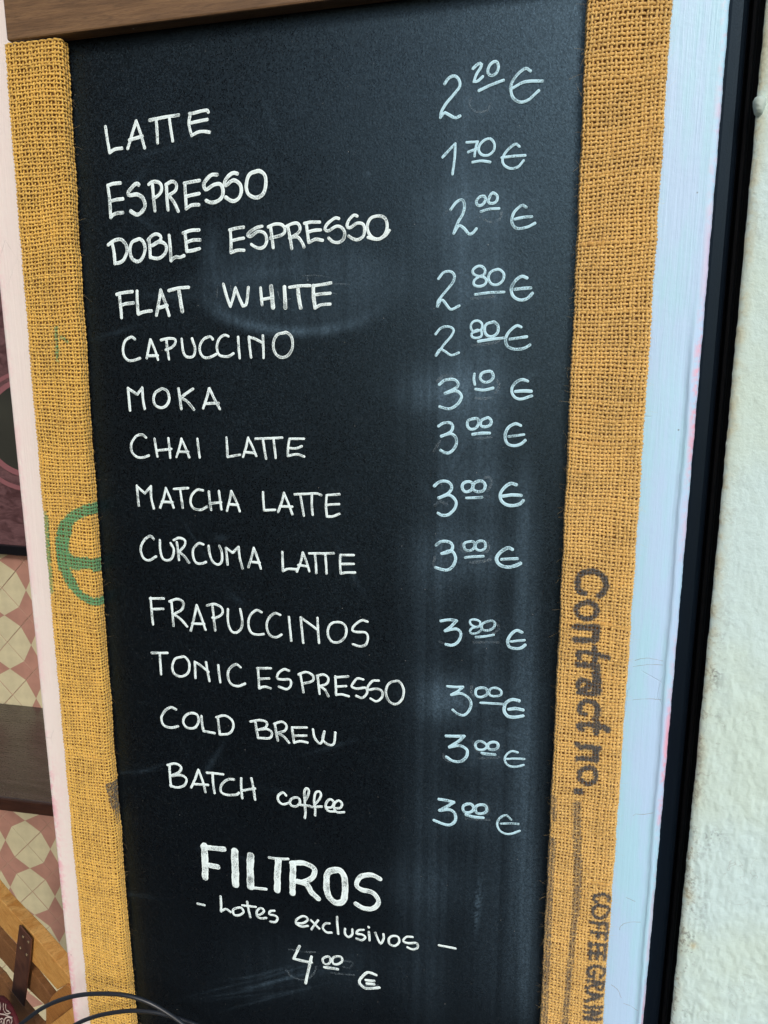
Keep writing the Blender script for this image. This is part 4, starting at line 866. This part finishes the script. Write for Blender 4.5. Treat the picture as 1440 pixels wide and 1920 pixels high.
# patterned red bag in the corner
m_red, t, b = mat('maroon_fabric', (.075, .010, .014), .7, .3); n = N(t); n.put(b.inputs['Normal'], n.bump(n.noise(n.coord(), 300, 3), .4, .001))
m_wp, t, b = mat('white_ornament', (.72, .62, .55), .7, .3)
bagp = r0 + inn * .075
def bg_(px, py, o_=0.): return on_plane(px, py, bagp + inn * o_, inn)
bag = empty('patterned_bag', tuple(bg_(5, 1915)), 'maroon bag with a white curled ornament at the lower left corner', 'bag')
prism('bag_front', [bg_(*E1(*p)) for p in ((-150, 1560), (0, 1580), (60, 1640), (110, 1720), (170, 1850), (210, 2000), (210, 2150), (-150, 2150))], -inn * .008, m_red, bag, .003)
def rib3(name, pts, w, o_, m, parent):
    P_ = smooth_path(np.array(pts, float)); W3 = np.array([bg_(*E1(*p), o_) for p in P_]); T = np.gradient(W3, axis=0); T /= np.linalg.norm(T, axis=1, keepdims=True) + 1e-9
    Nn = np.cross(T, inn); V = []
    for p_, n_ in zip(W3, Nn): V += [p_ + n_ * w / 2, p_ + inn * .0003, p_ - n_ * w / 2]
    Fc = []
    for i in range(len(P_) - 1):
        for j in (0, 1): Fc.append((i * 3 + j, i * 3 + j + 1, i * 3 + j + 4, i * 3 + j + 3))
    return link(name, mesh(name, V, Fc), m, parent)
for pts in (((45, 1650), (40, 1700), (55, 1760), (90, 1790), (135, 1775)), ((75, 1660), (72, 1700), (85, 1745), (120, 1760)), ((0, 1640), (10, 1690), (0, 1740)), ((0, 1790), (60, 1800), (110, 1820), (160, 1840)),
            ((60, 1920), (55, 1870), (85, 1835), (130, 1840), (155, 1870), (140, 1920)), ((85, 1920), (90, 1880), (120, 1870), (125, 1910)), ((0, 1860), (30, 1850), (50, 1880), (40, 1920)), ((10, 1900), (20, 1880), (30, 1920))):
    rib3('ornament', pts, .0022, .0012, m_wp, bag)

# ================================================================== CABLES hanging in front of the sign
def cable(pts, ys, rad, label):
    P_ = smooth_path(np.array(pts, float), 10); yy = np.interp(np.linspace(0, 1, len(P_)), np.linspace(0, 1, len(ys)), ys)
    W3 = np.array([on_y(p[0], p[1], y) for p, y in zip(P_, yy)])
    T = np.gradient(W3, axis=0); T /= np.linalg.norm(T, axis=1, keepdims=True); up = np.array((0, 1, 0.)); B = np.cross(T, up); B /= np.linalg.norm(B, axis=1, keepdims=True); U = np.cross(B, T)
    K = 14; an = np.linspace(0, 2 * math.pi, K, endpoint=False); V = (W3[:, None] + rad * (np.cos(an)[None, :, None] * B[:, None] + np.sin(an)[None, :, None] * U[:, None])).reshape(-1, 3)
    n_ = len(P_); Fc = [(i * K + j, i * K + (j + 1) % K, (i + 1) * K + (j + 1) % K, (i + 1) * K + j) for i in range(n_ - 1) for j in range(K)] + [tuple(range(K))[::-1], tuple((n_ - 1) * K + j for j in range(K))]
    o = link('black_cable', mesh('cable', V, Fc, True), m_cable); return tag(o, label, 'cable', 'black cables in front of the burlap strip')
cable([(-30, 1975), (38, 1921), (75, 1893), (110, 1876), (148, 1866), (190, 1863), (235, 1866), (275, 1878), (310, 1897), (345, 1922), (400, 1970)], [-.05, -.045, -.04, -.035, -.03], .00165, 'upper black cable arching across the bottom of the left burlap strip')
cable([(80, 1960), (140, 1922), (175, 1907), (210, 1899), (250, 1895), (290, 1898), (330, 1908), (372, 1924), (420, 1955)], [-.03, -.025, -.02, -.018], .00165, 'lower black cable arching just below the other one')

# ================================================================== GROUND and an added, unseen wall that darkens the board's reflection
g = box('ground', -60, 60, -60, 8, -.3, 0, m_ground); g['kind'] = 'structure'
ow = box('added_reflection_wall', -9.0, -.55, -3.0, -2.7, -.01, 6.2, m_opp); ow['kind'] = 'structure'  # made-up wall out of view, shaped for the board's dark left reflection
